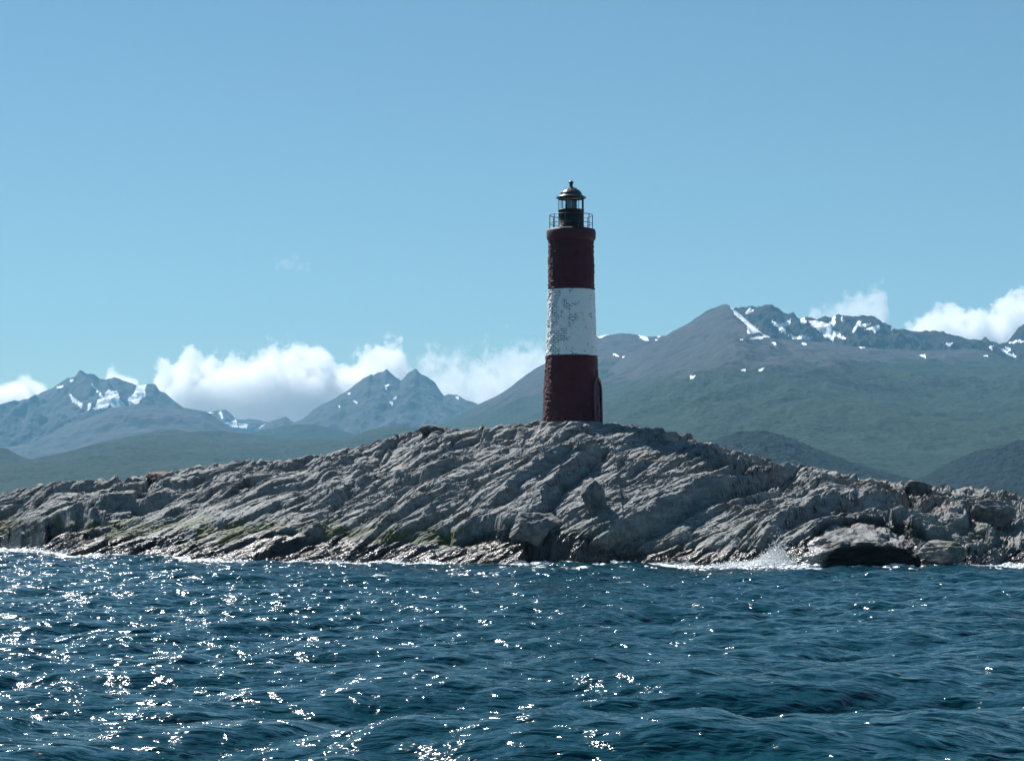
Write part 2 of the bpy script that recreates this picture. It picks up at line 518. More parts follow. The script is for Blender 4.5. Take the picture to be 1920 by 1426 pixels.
def rock_material():
    n = NT("island_rock")
    pos = n.coord("Object")
    # coordinates along the beds
    bed = n.mapping(pos, rot=(0, 0, -math.atan2(TS[1], TS[0])))
    st = n.mapping(bed, scale=(0.35, 1.6, 1.6))
    big = n.noise(pos, 0.35, 4, 0.6)
    streak = n.noise(st, 2.2, 6, 0.65, 0.4)
    fine = n.noise(pos, 9.0, 5, 0.7)
    sepz = n.n("ShaderNodeSeparateXYZ"); n.set(sepz.inputs[0], pos)
    z = sepz.outputs[2]
    base = n.mix(n.ramp(streak, 0.32, 0.68), (0.110, 0.118, 0.122), (0.290, 0.306, 0.310))
    base = n.mix(n.math('MULTIPLY', n.ramp(big, 0.40, 0.65), 0.5), base, (0.165, 0.172, 0.173))
    base = n.mix(n.math('MULTIPLY', n.ramp(fine, 0.50, 0.72), 0.45), base, (0.37, 0.382, 0.388))
    base = n.mix(n.math('MULTIPLY', n.ramp(fine, 0.44, 0.28), 0.55), base, (0.04, 0.041, 0.044))
    # brown turf and stained ground
    br = n.math('MULTIPLY', n.attr("brown"), n.ramp(n.noise(pos, 1.7, 5, 0.65), 0.44, 0.62))
    base = n.mix(n.math('MULTIPLY', br, 0.75), base, (0.13, 0.085, 0.055))
    # green algae band above the splash
    zz = n.math('ADD', z, n.math('MULTIPLY', n.math('SUBTRACT', n.noise(pos, 0.45, 3, 0.6), 0.5), 1.6))
    g = n.math('MULTIPLY', n.ramp(zz, 0.85, 1.1), n.ramp(zz, 2.2, 1.55))
    g = n.math('MULTIPLY', g, n.math('MULTIPLY', n.ramp(sepz.outputs[0], 5.0, -3.0, 0.3, 1.0), n.ramp(n.noise(pos, 0.7, 4, 0.6), 0.40, 0.54)))
    base = n.mix(n.math('MULTIPLY', g, 0.85), base, (0.075, 0.090, 0.026))
    # black wet tidal zone, carried higher at the clefts as painted shade
    wet = n.ramp(n.math('SUBTRACT', zz, n.attr('cleft_shade')), 1.25, 0.65)
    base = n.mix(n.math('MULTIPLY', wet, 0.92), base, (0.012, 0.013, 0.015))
    # foam running off the lowest rocks
    wash = n.ramp(n.math('ADD', z, n.math('MULTIPLY', n.math('SUBTRACT', n.noise(n.mapping(bed, scale=(0.25, 1, 1)), 0.8, 5, 0.7), 0.5), 2.4)), 0.12, -0.10)
    wash = n.math('MULTIPLY', wash, n.ramp(n.noise(pos, 5.0, 4, 0.7), 0.34, 0.5))
    base = n.mix(wash, base, (0.72, 0.74, 0.75))
    wet = n.math('MULTIPLY', wet, n.math('SUBTRACT', 1.0, wash))
    rough = n.math('SUBTRACT', 0.78, n.math('MULTIPLY', wet, 0.60))
    rough = n.math('ADD', rough, n.math('MULTIPLY', n.math('SUBTRACT', fine, 0.5), 0.3))
    bst = n.mapping(bed, scale=(0.3, 2.6, 2.8))
    b1 = n.noise(bst, 2.6, 8, 0.72, 0.5)
    vor = n.n("ShaderNodeTexVoronoi", feature='DISTANCE_TO_EDGE')
    n.set(vor.inputs["Vector"], n.mapping(bed, scale=(0.9, 2.6, 2.0))); vor.inputs["Scale"].default_value = 2.2
    crack = n.ramp(vor.outputs["Distance"], 0.0, 0.06)
    nm = n.bump(crack, 0.35, 0.06)
    nm = n.bump(b1, 0.6, 0.11, nm)
    nm = n.bump(n.noise(pos, 14, 5, 0.7), 0.3, 0.03, nm)
    return n.done(base, rough, nm, spec=0.5)

M_ROCK = rock_material()
rock_me = grid_mesh("rock_island", Xg, Yg, Hg, {"brown": brown, "cleft_shade": cleft_shade})
rock_me.polygons.foreach_set("use_smooth", np.zeros(len(rock_me.polygons), bool))
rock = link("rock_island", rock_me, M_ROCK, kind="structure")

PUg, PVg = project(Xg, Yg, Hg)
def ground_at(px, py):
    m = (np.abs(PUg[:560] - px) < 2.5) & (Hg[:560] > -0.3)
    idx = np.nonzero(m)
    k = int(np.argmin(np.abs(PVg[:560][m] - py) + 0.02 * (Yg[:560][m] - 95)))
    return Xg[idx[0][k], idx[1][k]], Yg[idx[0][k], idx[1][k]], Hg[idx[0][k], idx[1][k]]

def boulder(px, py, wpx, hpx, label, seed, mat=None, tilt=0.0, deep=0.9, smoothness=0.0):
    """px, py: middle of its foot in the photograph; size in photograph pixels"""
    x, y, z = ground_at(px, py)
    k = y / F
    W, H = wpx * k / 2, hpx * k
    r = np.random.default_rng(seed)
    bm = bmesh.new()
    bmesh.ops.create_icosphere(bm, subdivisions=5, radius=1.0)
    V = np.array([v.co for v in bm.verts])
    planes = r.normal(size=(13, 3)); planes[:, 2] = planes[:, 2] * 0.8 + 0.15
    planes /= np.linalg.norm(planes, axis=1)[:, None]
    offs = r.uniform(0.62, 0.86, 13)
    rad = np.ones(len(V))
    for p, o in zip(planes, offs):
        dt = V @ p
        rad = np.minimum(rad, np.where(dt > 1e-3, o / np.maximum(dt, 1e-3), 9))
    rad = rad * (1 - smoothness) + smoothness * 0.85
    rad *= 1 + 0.05 * fbm(V[:, 0] * 2.5 + seed, V[:, 2] * 4 + V[:, 1], 4, 300 + seed)
    V = V * rad[:, None]
    V[:, 0] *= W * 1.15; V[:, 1] *= W * deep; V[:, 2] *= H * 0.72
    c_, s_ = math.cos(tilt), math.sin(tilt)
    V[:, 0], V[:, 2] = V[:, 0] * c_ - V[:, 2] * s_, V[:, 0] * s_ + V[:, 2] * c_
    for v, co in zip(bm.verts, V):
        v.co = co
    o = from_bm("boulder", bm, mat or M_BOULDER, label=label, category="boulder")
    o.location = (x, y + W * deep * 0.3, z + H * 0.35)
    return o

def boulder_material(name, lo, hi, rough, green=0.0):
    n = NT(name)
    pos = n.coord("Object")
    c = n.mix(n.ramp(n.noise(pos, 2.5, 6, 0.68), 0.35, 0.65), lo, hi)
    if green:
        c = n.mix(n.math('MULTIPLY', n.ramp(n.noise(pos, 1.4, 4, 0.6), 0.42, 0.6), green), c, (0.085, 0.10, 0.035))
    nm = n.bump(n.noise(n.mapping(pos, scale=(0.6, 1, 2.2), rot=(0, 0.35, 0)), 3.5, 7, 0.7), 0.8, 0.12)
    return n.done(c, n.math('ADD', rough, n.math('MULTIPLY', n.noise(pos, 9, 4), 0.15)), nm)
M_BOULDER = boulder_material("boulder_stone", (0.09, 0.093, 0.096), (0.21, 0.215, 0.217), 0.7)
M_DARKB = boulder_material("dark_boulder_stone", (0.05, 0.05, 0.055), (0.14, 0.135, 0.13), 0.7)
M_WETB = boulder_material("wet_pale_boulder_stone", (0.20, 0.20, 0.20), (0.38, 0.38, 0.37), 0.12)
M_MOSSB = boulder_material("mossy_boulder_stone", (0.10, 0.10, 0.10), (0.30, 0.30, 0.28), 0.6, 0.7)
boulder(1722, 926, 58, 26, "dark angular boulder on the skyline above the brown turf", 1, M_DARKB)
boulder(1866, 975, 72, 46, "pale-topped angular boulder near the right edge of the island", 2)
boulder(1113, 952, 46, 62, "tall upright block standing in the gully below the lighthouse", 3, tilt=0.2)
boulder(1604, 982, 30, 18, "small rounded stone resting on the slab above the dark hollow", 4, smoothness=0.6)
def overhang_block():
    x0, y0, _ = ground_at(1480, 1052)
    P = [(0, 0, .2), (1.1, -.05, .95), (2.2, -.15, 1.42), (3.6, -.1, 1.52), (4.9, 0, 1.15), (5.6, .1, .35), (0.5, .45, -.5), (1.3, 1.3, -.6), (4.7, 1.3, -.6), (5.6, .7, -.6),
         (-.3, 1.3, .75), (1.1, 1.3, 1.75), (0.2, 3.2, 1.5), (2, 3.4, 2.3), (4, 3.4, 2.4), (5.8, 3.2, 1.5)]
    bm = bmesh.new()
    for p in P:
        bm.verts.new(p)
    bmesh.ops.convex_hull(bm, input=bm.verts[:])
    bmesh.ops.triangulate(bm, faces=bm.faces[:])
    for _ in range(5):
        bmesh.ops.subdivide_edges(bm, edges=bm.edges[:], cuts=1, use_grid_fill=True)
    bm.normal_update()
    V = np.array([v.co for v in bm.verts]); N = np.array([v.normal for v in bm.verts])
    q = V[:, 2] - 0.25 * V[:, 0]
    d = 0.20 * fbm(V[:, 0] / 1.1 + V[:, 1] * 0.5, q / 0.35, 5, 401) + 0.10 * fbm(V[:, 0] / 2, V[:, 1] / 2 + V[:, 2] / 2, 2, 405)
    for v, n_, dd in zip(bm.verts, N, d):
        v.co = v.co + Vector(n_) * float(dd)
    n = NT("overhang_stone")
    pos = n.coord("Object")
    sep = n.n("ShaderNodeSeparateXYZ"); n.set(sep.inputs[0], pos)
    wet_glint = n.ramp(n.math('ADD', sep.outputs[0], n.math('MULTIPLY', n.noise(pos, 1.5, 4), 0.8)), 1.9, 1.3)
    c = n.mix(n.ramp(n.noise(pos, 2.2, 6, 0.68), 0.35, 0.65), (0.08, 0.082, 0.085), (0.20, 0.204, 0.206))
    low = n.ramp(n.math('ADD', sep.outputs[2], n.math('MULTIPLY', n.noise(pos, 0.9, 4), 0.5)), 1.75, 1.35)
    c = n.mix(n.math('MULTIPLY', low, n.math('SUBTRACT', 1.0, wet_glint)), c, (0.014, 0.015, 0.017))  # tidal black, spread over the undercut face as painted shade
    c = n.mix(wet_glint, c, n.mix(n.noise(pos, 3.0, 5), (0.10, 0.10, 0.10), (0.34, 0.345, 0.35)))  # paler colour paints the sun's glint onto the wet shoulder
    nm = n.bump(n.noise(n.mapping(pos, scale=(0.6, 1, 2.2), rot=(0, 0.25, 0)), 3.0, 7, 0.7), 0.6, 0.10)
    m = n.done(c, n.math('SUBTRACT', 0.75, n.math('MULTIPLY', wet_glint, 0.55)), nm)
    o = from_bm("overhanging_block", bm, m, label="overhanging block, face painted black as shade, wet left shoulder painted pale as glint, beside the spray", category="boulder")
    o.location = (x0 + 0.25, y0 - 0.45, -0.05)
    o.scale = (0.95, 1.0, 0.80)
overhang_block()
boulder(1768, 1048, 84, 36, "mossy blocky boulder at the water's edge by the dark hollow", 6, M_MOSSB, smoothness=0.1)
boulder(806, 811, 46, 14, "low dark boulder on the crest left of the lighthouse", 7, M_DARKB)
boulder(1003, 1012, 92, 58, "pale humped crag above the black cleft at the waterline", 8, tilt=0.3)
boulder(296, 899, 44, 16, "reddish dark boulder on the low crest at left", 9, boulder_material("reddish_boulder_stone", (0.07, 0.05, 0.045), (0.15, 0.11, 0.10), 0.75))

# ================================================================== WATER
def fft_tile(N, L, V, wdir, seed, lo=0.0, spread=2.0, amp=1.0, damp=0.02):
    r = np.random.default_rng(seed)
    k1 = np.fft.fftfreq(N, 1.0 / N) * 2 * np.pi / L
    kx, ky = np.meshgrid(k1, k1)
    k = np.hypot(kx, ky); k[0, 0] = 1e-6
    Lp = V * V / 9.81
    cosw = (kx * math.cos(wdir) + ky * math.sin(wdir)) / k
    P = np.exp(-1.0 / (k * Lp) ** 2) / k ** 4 * (np.abs(cosw) ** spread) * np.exp(-(k * damp) ** 2)
    P[cosw < 0] *= 0.12
    P[0, 0] = 0
    P[k < lo] = 0
    h = (r.normal(size=(N, N)) + 1j * r.normal(size=(N, N))) * np.sqrt(P)
    def inv(q):
        return np.real(np.fft.ifft2(q))
    Hh = inv(h)
    sc_ = amp / Hh.std()
    return Hh * sc_, inv(-1j * kx / k * h) * sc_, inv(-1j * ky / k * h) * sc_

def sample(tile, L, x, y):
    N = tile[0].shape[0]
    u, v = (x / L * N) % N, (y / L * N) % N
    i, j = np.floor(u).astype(np.int32), np.floor(v).astype(np.int32)
    fu, fv = u - i, v - j
    i %= N; j %= N
    i1, j1 = (i + 1) % N, (j + 1) % N
    return [T[j, i] * (1 - fu) * (1 - fv) + T[j, i1] * fu * (1 - fv) + T[j1, i] * (1 - fu) * fv + T[j1, i1] * fu * fv for T in tile]

T1 = fft_tile(1024, 61.0, 3.6, math.radians(-70), 1, spread=2.0, amp=0.105, damp=0.03)
T2 = fft_tile(1024, 23.0, 2.2, math.radians(-50), 2, spread=1.2, amp=0.040, damp=0.006)

ang = [0.0]
d = 0.0007
while ang[-1] < math.radians(16): ang.append(ang[-1] + d)
while ang[-1] < math.radians(50): d *= 1.02; ang.append(ang[-1] + d)
while ang[-1] < math.radians(176): d = min(d * 1.3, math.radians(6)); ang.append(ang[-1] + d)
ang = np.array([a for a in ang if a < math.radians(178)])
ang = np.r_[-ang[:0:-1], ang]
rad = [4.0]
while rad[-1] < 150: rad.append(rad[-1] + max(0.055, rad[-1] * 0.0022))
while rad[-1] < 24000: rad.append(rad[-1] * 1.06)
rad = np.r_[0.0, 1.5, np.array(rad)]
A2, R2 = np.meshgrid(ang, rad)
WX, WY = np.sin(A2) * R2, np.cos(A2) * R2
w1 = sample(T1, 61.0, WX, WY)
ca, sa = math.cos(0.5), math.sin(0.5)
w2 = sample(T2, 23.0, WX * ca - WY * sa, WX * sa + WY * ca)
fade = 1 - smooth(150, 600, R2)
calm = np.ones_like(WX)
sh = np.interp(WX, xs, shore)
dsh = sh - WY                                # metres of open water in front of the shoreline
near_sh = np.where(np.abs(WX) < 45, dsh, 99)
# gusts make rougher and calmer patches
gust = 0.85 + 0.35 * fbm(WX / 13.0, WY / 22.0, 2, 140)
WZ = fade * (w1[0] + w2[0] * gust)
chop = 1.15
WX2 = WX + fade * chop * (w1[1] + w2[1])
WY2 = WY + fade * chop * (w1[2] + w2[2])
crest = (w1[0] / 0.105 + 0.6 * w2[0] / 0.036)
caps = smooth(3.1, 3.9, crest + 0.7 * fbm(WX / 2.5, WY / 2.5, 3, 150)) * smooth(20, 45, R2)
sfoam = np.exp(-np.clip(dsh + 0.5, 0, 60) / 1.25) * (np.abs(WX) < 45) * (R2 < 150)
sfoam = np.clip(sfoam * 1.25, 0, 1)
foam = np.clip(np.maximum(caps * 0.42, sfoam), 0, 1)

def water_material():
    n = NT("sea_water")
    pos = n.coord("Object")
    fo = n.attr("foam")
    fn = n.noise(n.mapping(pos, scale=(0.7, 0.35, 1)), 3.0, 6, 0.7, 0.6)
    fm = n.ramp(n.math('ADD', fo, n.math('MULTIPLY', n.math('SUBTRACT', fn, 0.5), 1.5)), 0.42, 0.62)
    fm = n.math('MULTIPLY', fm, n.ramp(fo, 0.02, 0.15))
    colr = n.mix(n.noise(pos, 0.06, 3), (0.001, 0.025, 0.038), (0.0015, 0.035, 0.050))
    colr = n.mix(fm, colr, (0.78, 0.80, 0.80))
    rp = n.noise(n.mapping(pos, scale=(0.42, 1.1, 1), rot=(0, 0, 0.10)), 5.0, 3, 0.5, 0.35)
    rp2 = n.noise(pos, 1.4, 2, 0.5, 0.3)
    nm = n.bump(rp2, 0.8, 0.36)
    nm = n.bump(rp, 0.8, 0.14, nm)
    n.bsdf.inputs["IOR"].default_value = 1.333
    return n.done(colr, n.mix(fm, (0.13, 0.13, 0.13), (0.7, 0.7, 0.7)), nm, spec=0.5)

water_me = grid_mesh("water", WX2, WY2, WZ, {"foam": foam})
water = link("water", water_me, water_material(), kind="structure")

# ------------------------------------------------------------------ white water along the shore and the burst of spray
def blobs(centres, radii, sub_noise=0.35, seed=0):
    """many small lumpy octahedra in one mesh"""
    base = np.array([(1, 0, 0), (-1, 0, 0), (0, 1, 0), (0, -1, 0), (0, 0, 1), (0, 0, -1)], float)
    tri = np.array([(0, 2, 4), (2, 1, 4), (1, 3, 4), (3, 0, 4), (2, 0, 5), (1, 2, 5), (3, 1, 5), (0, 3, 5)], np.int32)
    r = np.random.default_rng(seed)
    n = len(centres)
    V = base[None] * (1 + sub_noise * r.normal(size=(n, 6, 1))) * radii[:, None, :] + centres[:, None, :]
    Fc = tri[None] + (np.arange(n) * 6)[:, None, None]
    me = bpy.data.meshes.new("blobs")
    me.from_pydata(V.reshape(-1, 3).tolist(), [], Fc.reshape(-1, 3).tolist())
    return me

n = NT("white_water")
M_FOAM = n.done((0.82, 0.84, 0.85), 0.6)
# surf: froth heaped along the waterline
c, r = [], []
for _ in range(26000):
    x = rng.uniform(-33, 30)
    dens = 0.5 + 0.5 * float(fbm(np.array([x / 2.2]), np.array([3.3]), 3, 160)[0])
    if rng.random() > dens ** 1.5 * 1.5:
        continue
    y = float(np.interp(x, xs, shore)) - rng.exponential(0.45) + 0.35
    s = rng.uniform(0.012, 0.055) * (1.0 + 0.6 * dens)
    c.append((x, y, abs(rng.normal(0, 0.10)) * dens + 0.02)); r.append((s * 2.2, s * 1.6, s))
me = blobs(np.array(c), np.array(r), 0.3, 3); me.name = "surf_foam"
link("surf_foam", me, M_FOAM, kind="stuff", label="white surf foam washing along the foot of the rocks", category="surf")
# spray burst beside the dark block
sx, sy, _ = at(1440, 1052, 0.5 + float(np.interp((1440 - 960) / F * 96, xs, shore)))
c, r = [], []
for _ in range(16000):
    a = rng.normal(0, 1.0)
    hgt = abs(rng.normal(0, 1)) * (0.50 * math.exp(-((a - 0.2) / 0.7) ** 2) + 0.13) * rng.uniform(0.3, 1.1)
    x = sx + a * 0.85 + hgt * 0.25
    y = sy - 0.3 + rng.normal(0, 0.35)
    s = rng.uniform(0.006, 0.024) * (1.8 if hgt < 0.35 else 0.8)
    c.append((x, y, hgt + 0.03)); r.append((s, s, s * 1.2))
me = blobs(np.array(c), np.array(r), 0.3, 4); me.name = "wave_spray"
link("wave_spray", me, M_FOAM, kind="stuff", label="burst of white spray where a wave hits the dark block", category="spray")

# ================================================================== LIGHTHOUSE
LH = empty("lighthouse", (TOWER_X, TOWER_Y, TOWER_Z - 0.1), label="brick lighthouse banded dark red and white with a black lantern room",
           category="lighthouse")
MPP = TOWER_Y / F                                     # metres per photograph pixel at the tower
def hz(py):                                           # local height of a photograph row on the tower axis
    return at(1071, py, TOWER_Y)[2] - (TOWER_Z - 0.1)

def lathe(prof, seg=64, bm=None, cx=0, cy=0, cap=True):
    bm = bm or bmesh.new()
    rings = []
    for r, z in prof:
        rings.append([bm.verts.new((cx + r * math.cos(2 * math.pi * i / seg), cy + r * math.sin(2 * math.pi * i / seg), z)) for i in range(seg)])
    for a, b in zip(rings, rings[1:]):
        for i in range(seg):
            bm.faces.new((a[i], a[(i + 1) % seg], b[(i + 1) % seg], b[i]))
    if cap:
        bm.faces.new(rings[0][::-1]); bm.faces.new(rings[-1])
    return bm

def tube(bm, p, q, r, seg=8):
    p, q = Vector(p), Vector(q)
    d = (q - p).normalized()
    a = d.orthogonal().normalized(); b = d.cross(a)
    A = [bm.verts.new(p + r * (a * math.cos(2 * math.pi * i / seg) + b * math.sin(2 * math.pi * i / seg))) for i in range(seg)]
    B = [bm.verts.new(q + r * (a * math.cos(2 * math.pi * i / seg) + b * math.sin(2 * math.pi * i / seg))) for i in range(seg)]
    for i in range(seg):
        bm.faces.new((A[i], A[(i + 1) % seg], B[(i + 1) % seg], B[i]))
    bm.faces.new(A[::-1]); bm.faces.new(B)
    return bm

def torus(R, r, z, seg=72, sec=8, bm=None):
    bm = bm or bmesh.new()
    V = [[bm.verts.new(((R + r * math.cos(2 * math.pi * j / sec)) * math.cos(2 * math.pi * i / seg),
                        (R + r * math.cos(2 * math.pi * j / sec)) * math.sin(2 * math.pi * i / seg),
                        z + r * math.sin(2 * math.pi * j / sec))) for j in range(sec)] for i in range(seg)]
    for i in range(seg):
        for j in range(sec):
            bm.faces.new((V[i][j], V[(i + 1) % seg][j], V[(i + 1) % seg][(j + 1) % sec], V[i][(j + 1) % sec]))
    return bm

def box(bm, x0, x1, y0, y1, z0, z1):
    v = [bm.verts.new(p) for p in ((x0, y0, z0), (x1, y0, z0), (x1, y1, z0), (x0, y1, z0), (x0, y0, z1), (x1, y0, z1), (x1, y1, z1), (x0, y1, z1))]
    for f in ((3, 2, 1, 0), (4, 5, 6, 7), (0, 1, 5, 4), (1, 2, 6, 5), (2, 3, 7, 6), (3, 0, 4, 7)):
        bm.faces.new([v[i] for i in f])
    return bm

TPROF = np.array([(hz(796), 55.0), (hz(760), 53.6), (hz(735), 52.6), (hz(700), 50.4), (hz(668), 48.4), (hz(600), 45.6), (hz(545), 43.9), (hz(450), 42.6), (hz(430), 42.6)])
Z_W0, Z_W1, Z_TOP = hz(667), hz(544), hz(431)

def brick_wall():
    seg, rows = 288, 340
    zz = np.linspace(0, Z_TOP, rows)
    R = np.interp(zz, TPROF[:, 0], TPROF[:, 1]) * MPP
    th = np.linspace(0, 2 * np.pi, seg + 1)
    TH, ZZ = np.meshgrid(th, zz)
    RR = np.repeat(R[:, None], seg + 1, 1)
    course = np.floor(ZZ / 0.11)
    bi = np.floor(TH / (2 * np.pi) * 34 + 0.5 * (course % 2))
    off = (hash01(bi % 34, course, 3) - 0.5) * 0.035
    big = 0.03 * fbm(TH * 3, ZZ * 0.8, 3, 200)
    big[:, -1] = big[:, 0]; off[:, -1] = off[:, 0]
    mort = np.minimum(np.abs(ZZ / 0.11 - np.round(ZZ / 0.11)) * 0.11, 1)
    RR = RR + off + big - 0.014 * np.exp(-mort / 0.012)
    X, Y = RR * np.cos(TH), RR * np.sin(TH)
    me = grid_mesh("tower_wall", X, Y, ZZ)
    uv = me.uv_layers.new(name="uv")
    vi = np.empty(len(me.loops), np.int32); me.loops.foreach_get("vertex_index", vi)
    U = (TH * 1.28).ravel()[vi]; Vv = ZZ.ravel()[vi]
    uv.data.foreach_set("uv", np.stack([U, Vv], 1).astype(np.float32).ravel())
    return me

def wall_material():
    n = NT("banded_brick_paint")
    uv = n.coord("UV")
    pos = n.coord("Object")
    sep = n.n("ShaderNodeSeparateXYZ"); n.set(sep.inputs[0], pos)
    zj = n.math('ADD', sep.outputs[2], n.math('MULTIPLY', n.math('SUBTRACT', n.noise(pos, 5, 3), 0.5), 0.05))
    white = n.math('MULTIPLY', n.math('GREATER_THAN', zj, Z_W0), n.math('LESS_THAN', zj, Z_W1))
    br = n.n("ShaderNodeTexBrick")
    jit = n.n("ShaderNodeTexNoise"); n.set(jit.inputs["Vector"], uv); jit.inputs["Scale"].default_value = 3.0; jit.inputs["Detail"].default_value = 4
    jo = n.n("ShaderNodeVectorMath", operation='SCALE'); n.set(jo.inputs[0], jit.outputs["Color"]); jo.inputs["Scale"].default_value = 0.16
    ja = n.n("ShaderNodeVectorMath", operation='ADD'); n.set(ja.inputs[0], uv); n.set(ja.inputs[1], jo.outputs[0])
    n.set(br.inputs["Vector"], ja.outputs[0])
    br.inputs["Scale"].default_value = 1.0
    br.inputs["Brick Width"].default_value = 0.30; br.inputs["Row Height"].default_value = 0.115
    br.inputs["Mortar Size"].default_value = 0.017; br.inputs["Mortar Smooth"].default_value = 0.2
    br.inputs["Color1"].default_value = (0, 0, 0, 1); br.inputs["Color2"].default_value = (1, 1, 1, 1); br.inputs["Mortar"].default_value = (0.5, 0.5, 0.5, 1)
    joint = br.outputs["Fac"]
    # the camera-left, weather side has lost the most paint
    side = n.ramp(sep.outputs[0], 0.9, -1.2)
    pn = n.noise(n.mapping(uv, scale=(1, 1, 1)), 1.9, 4, 0.62)
    peel = n.ramp(n.math('ADD', pn, n.math('MULTIPLY', side, 0.13)), 0.58, 0.615)
    open_j = n.math('MULTIPLY', joint, peel)
    spots = n.ramp(n.noise(uv, 9.0, 4, 0.6), 0.70, 0.74)
    open_j = n.math('MAXIMUM', open_j, n.math('MULTIPLY', spots, 0.9))
    w = n.mix(n.noise(pos, 3.0, 5, 0.6), (0.86, 0.87, 0.87), (0.93, 0.93, 0.92))
    w = n.mix(n.math('MULTIPLY', open_j, 0.93), w, (0.045, 0.045, 0.05))
    rd = n.mix(n.noise(pos, 2.5, 6, 0.7), (0.050, 0.006, 0.013), (0.100, 0.011, 0.020))
    rd = n.mix(n.math('MULTIPLY', open_j, 0.55), rd, (0.03, 0.012, 0.015))
    chip = n.ramp(n.noise(uv, 7.0, 3, 0.5), 0.735, 0.76)
    rd = n.mix(n.math('MULTIPLY', chip, 0.6), rd, (0.32, 0.24, 0.22))
    # salt-washed foot
    foot = n.math('MULTIPLY', n.ramp(sep.outputs[2], 1.0, 0.0), n.ramp(n.noise(pos, 4, 5, 0.7), 0.5, 0.7))
    rd = n.mix(n.math('MULTIPLY', foot, 0.5), rd, (0.20, 0.13, 0.12))
    colr = n.mix(white, rd, w)
    nm = n.bump(n.math('SUBTRACT', 1.0, joint), 0.5, 0.02)
    nm = n.bump(n.noise(pos, 18, 5, 0.7), 0.5, 0.03, nm)
    return n.done(colr, n.math('ADD', 0.55, n.math('MULTIPLY', pn, 0.3)), nm)

M_WALL = wall_material()
link("tower_wall", brick_wall(), M_WALL, LH)

def red_paint():
    n = NT("dark_red_paint")
    pos = n.coord("Object")
    return n.done(n.mix(n.noise(pos, 3, 6, 0.7), (0.045, 0.006, 0.012), (0.088, 0.011, 0.019)), 0.6, n.bump(n.noise(pos, 15, 5, 0.7), 0.6, 0.03))
M_RED = red_paint()
def black_paint(name, c=0.012, rough=0.38):
    n = NT(name)
    pos = n.coord("Object")
    return n.done(n.mix(n.noise(pos, 6, 5, 0.7), (c, c, c * 1.3), (c * 2.2, c * 2.2, c * 2.4)), rough, n.bump(n.noise(pos, 22, 4, 0.6), 0.25, 0.01))
M_BLACK = black_paint("black_lantern_paint", 0.008, 0.55)
M_RAIL = black_paint("black_rail_paint", 0.02, 0.45)

# rough mortared footing
seg, rows = 96, 14
TH, ZZ = np.meshgrid(np.linspace(0, 2 * np.pi, seg + 1), np.linspace(-0.55, 0.16, rows))
RR = 57.5 * MPP + 0.10 * fbm(np.cos(TH) * 2.5 + 5, np.sin(TH) * 2.5 + ZZ * 2, 4, 220) + 0.28 * np.clip((0.05 - ZZ) / 0.6, 0, 1) ** 1.3
RR[-1] -= 0.12
n = NT("rough_mortar"); pos = n.coord("Object")
M_MORTAR = n.done(n.mix(n.noise(pos, 4, 6, 0.7), (0.13, 0.125, 0.12), (0.30, 0.29, 0.27)), 0.9, n.bump(n.noise(pos, 12, 6, 0.7), 0.9, 0.06))
link("footing", grid_mesh("footing", RR * np.cos(TH), RR * np.sin(TH), ZZ), M_MORTAR, LH)

# cornice ring and gallery deck
r0 = 42.6 * MPP
bm = lathe([(r0 - 0.05, Z_TOP - 0.62), (r0 + 0.02, Z_TOP - 0.58), (r0 + 0.09, Z_TOP - 0.47), (r0 + 0.105, Z_TOP - 0.40), (r0 + 0.105, Z_TOP - 0.10), (r0 + 0.07, Z_TOP + 0.005),
            (r0 - 0.10, Z_TOP + 0.05), (0.5, Z_TOP + 0.07)], 96)
from_bm("gallery_cornice", bm, M_RED, LH, True)
DECK = Z_TOP + 0.07

# lantern drum with base flange and vent door
rd_ = 23.8 * MPP
zd1 = hz(393.5)
bm = lathe([(rd_ + 0.05, DECK - 0.02), (rd_ + 0.05, DECK + 0.06), (rd_, DECK + 0.09), (rd_, zd1 - 0.06), (rd_ + 0.025, zd1 - 0.05), (rd_ + 0.025, zd1)], 64)
drum = from_bm("lantern_drum", bm, M_BLACK, LH, True)
bm = bmesh.new()
for k in range(12):
    a = 2 * math.pi * (k + 0.35) / 12
    p = (rd_ + 0.006) * math.cos(a), (rd_ + 0.006) * math.sin(a)
    tube(bm, (p[0], p[1], DECK + 0.09), (p[0], p[1], zd1 - 0.05), 0.014, 6)
from_bm("seam_strip", bm, M_BLACK, drum)

# glazing
zg1 = hz(371.0)
n = NT("lantern_glass")
n.bsdf.inputs["Transmission Weight"].default_value = 1.0
n.bsdf.inputs["IOR"].default_value = 1.05
M_GLASS = n.done((0.93, 0.97, 0.97), 0.02)
rg = rd_ - 0.02
bm = lathe([(rg, zd1 + 0.01), (rg, zg1 - 0.01)], 64, cap=False)
glz = from_bm("lantern_glazing", bm, M_GLASS, LH, True)
for k in range(12):
    a = 2 * math.pi * (k + 0.2) / 12
    bm = tube(bmesh.new(), ((rg + 0.012) * math.cos(a), (rg + 0.012) * math.sin(a), zd1), ((rg + 0.012) * math.cos(a), (rg + 0.012) * math.sin(a), zg1), 0.017, 6)
    from_bm("glazing_bar", bm, M_BLACK, glz)
bm = torus(rg + 0.005, 0.03, zg1 - 0.03)
lathe([(rg - 0.02, zg1 - 0.07), (rg + 0.014, zg1 - 0.07), (rg + 0.014, zg1), (rg - 0.02, zg1)], 64, bm, cap=False)
from_bm("glazing_head_ring", bm, M_BLACK, glz, True)
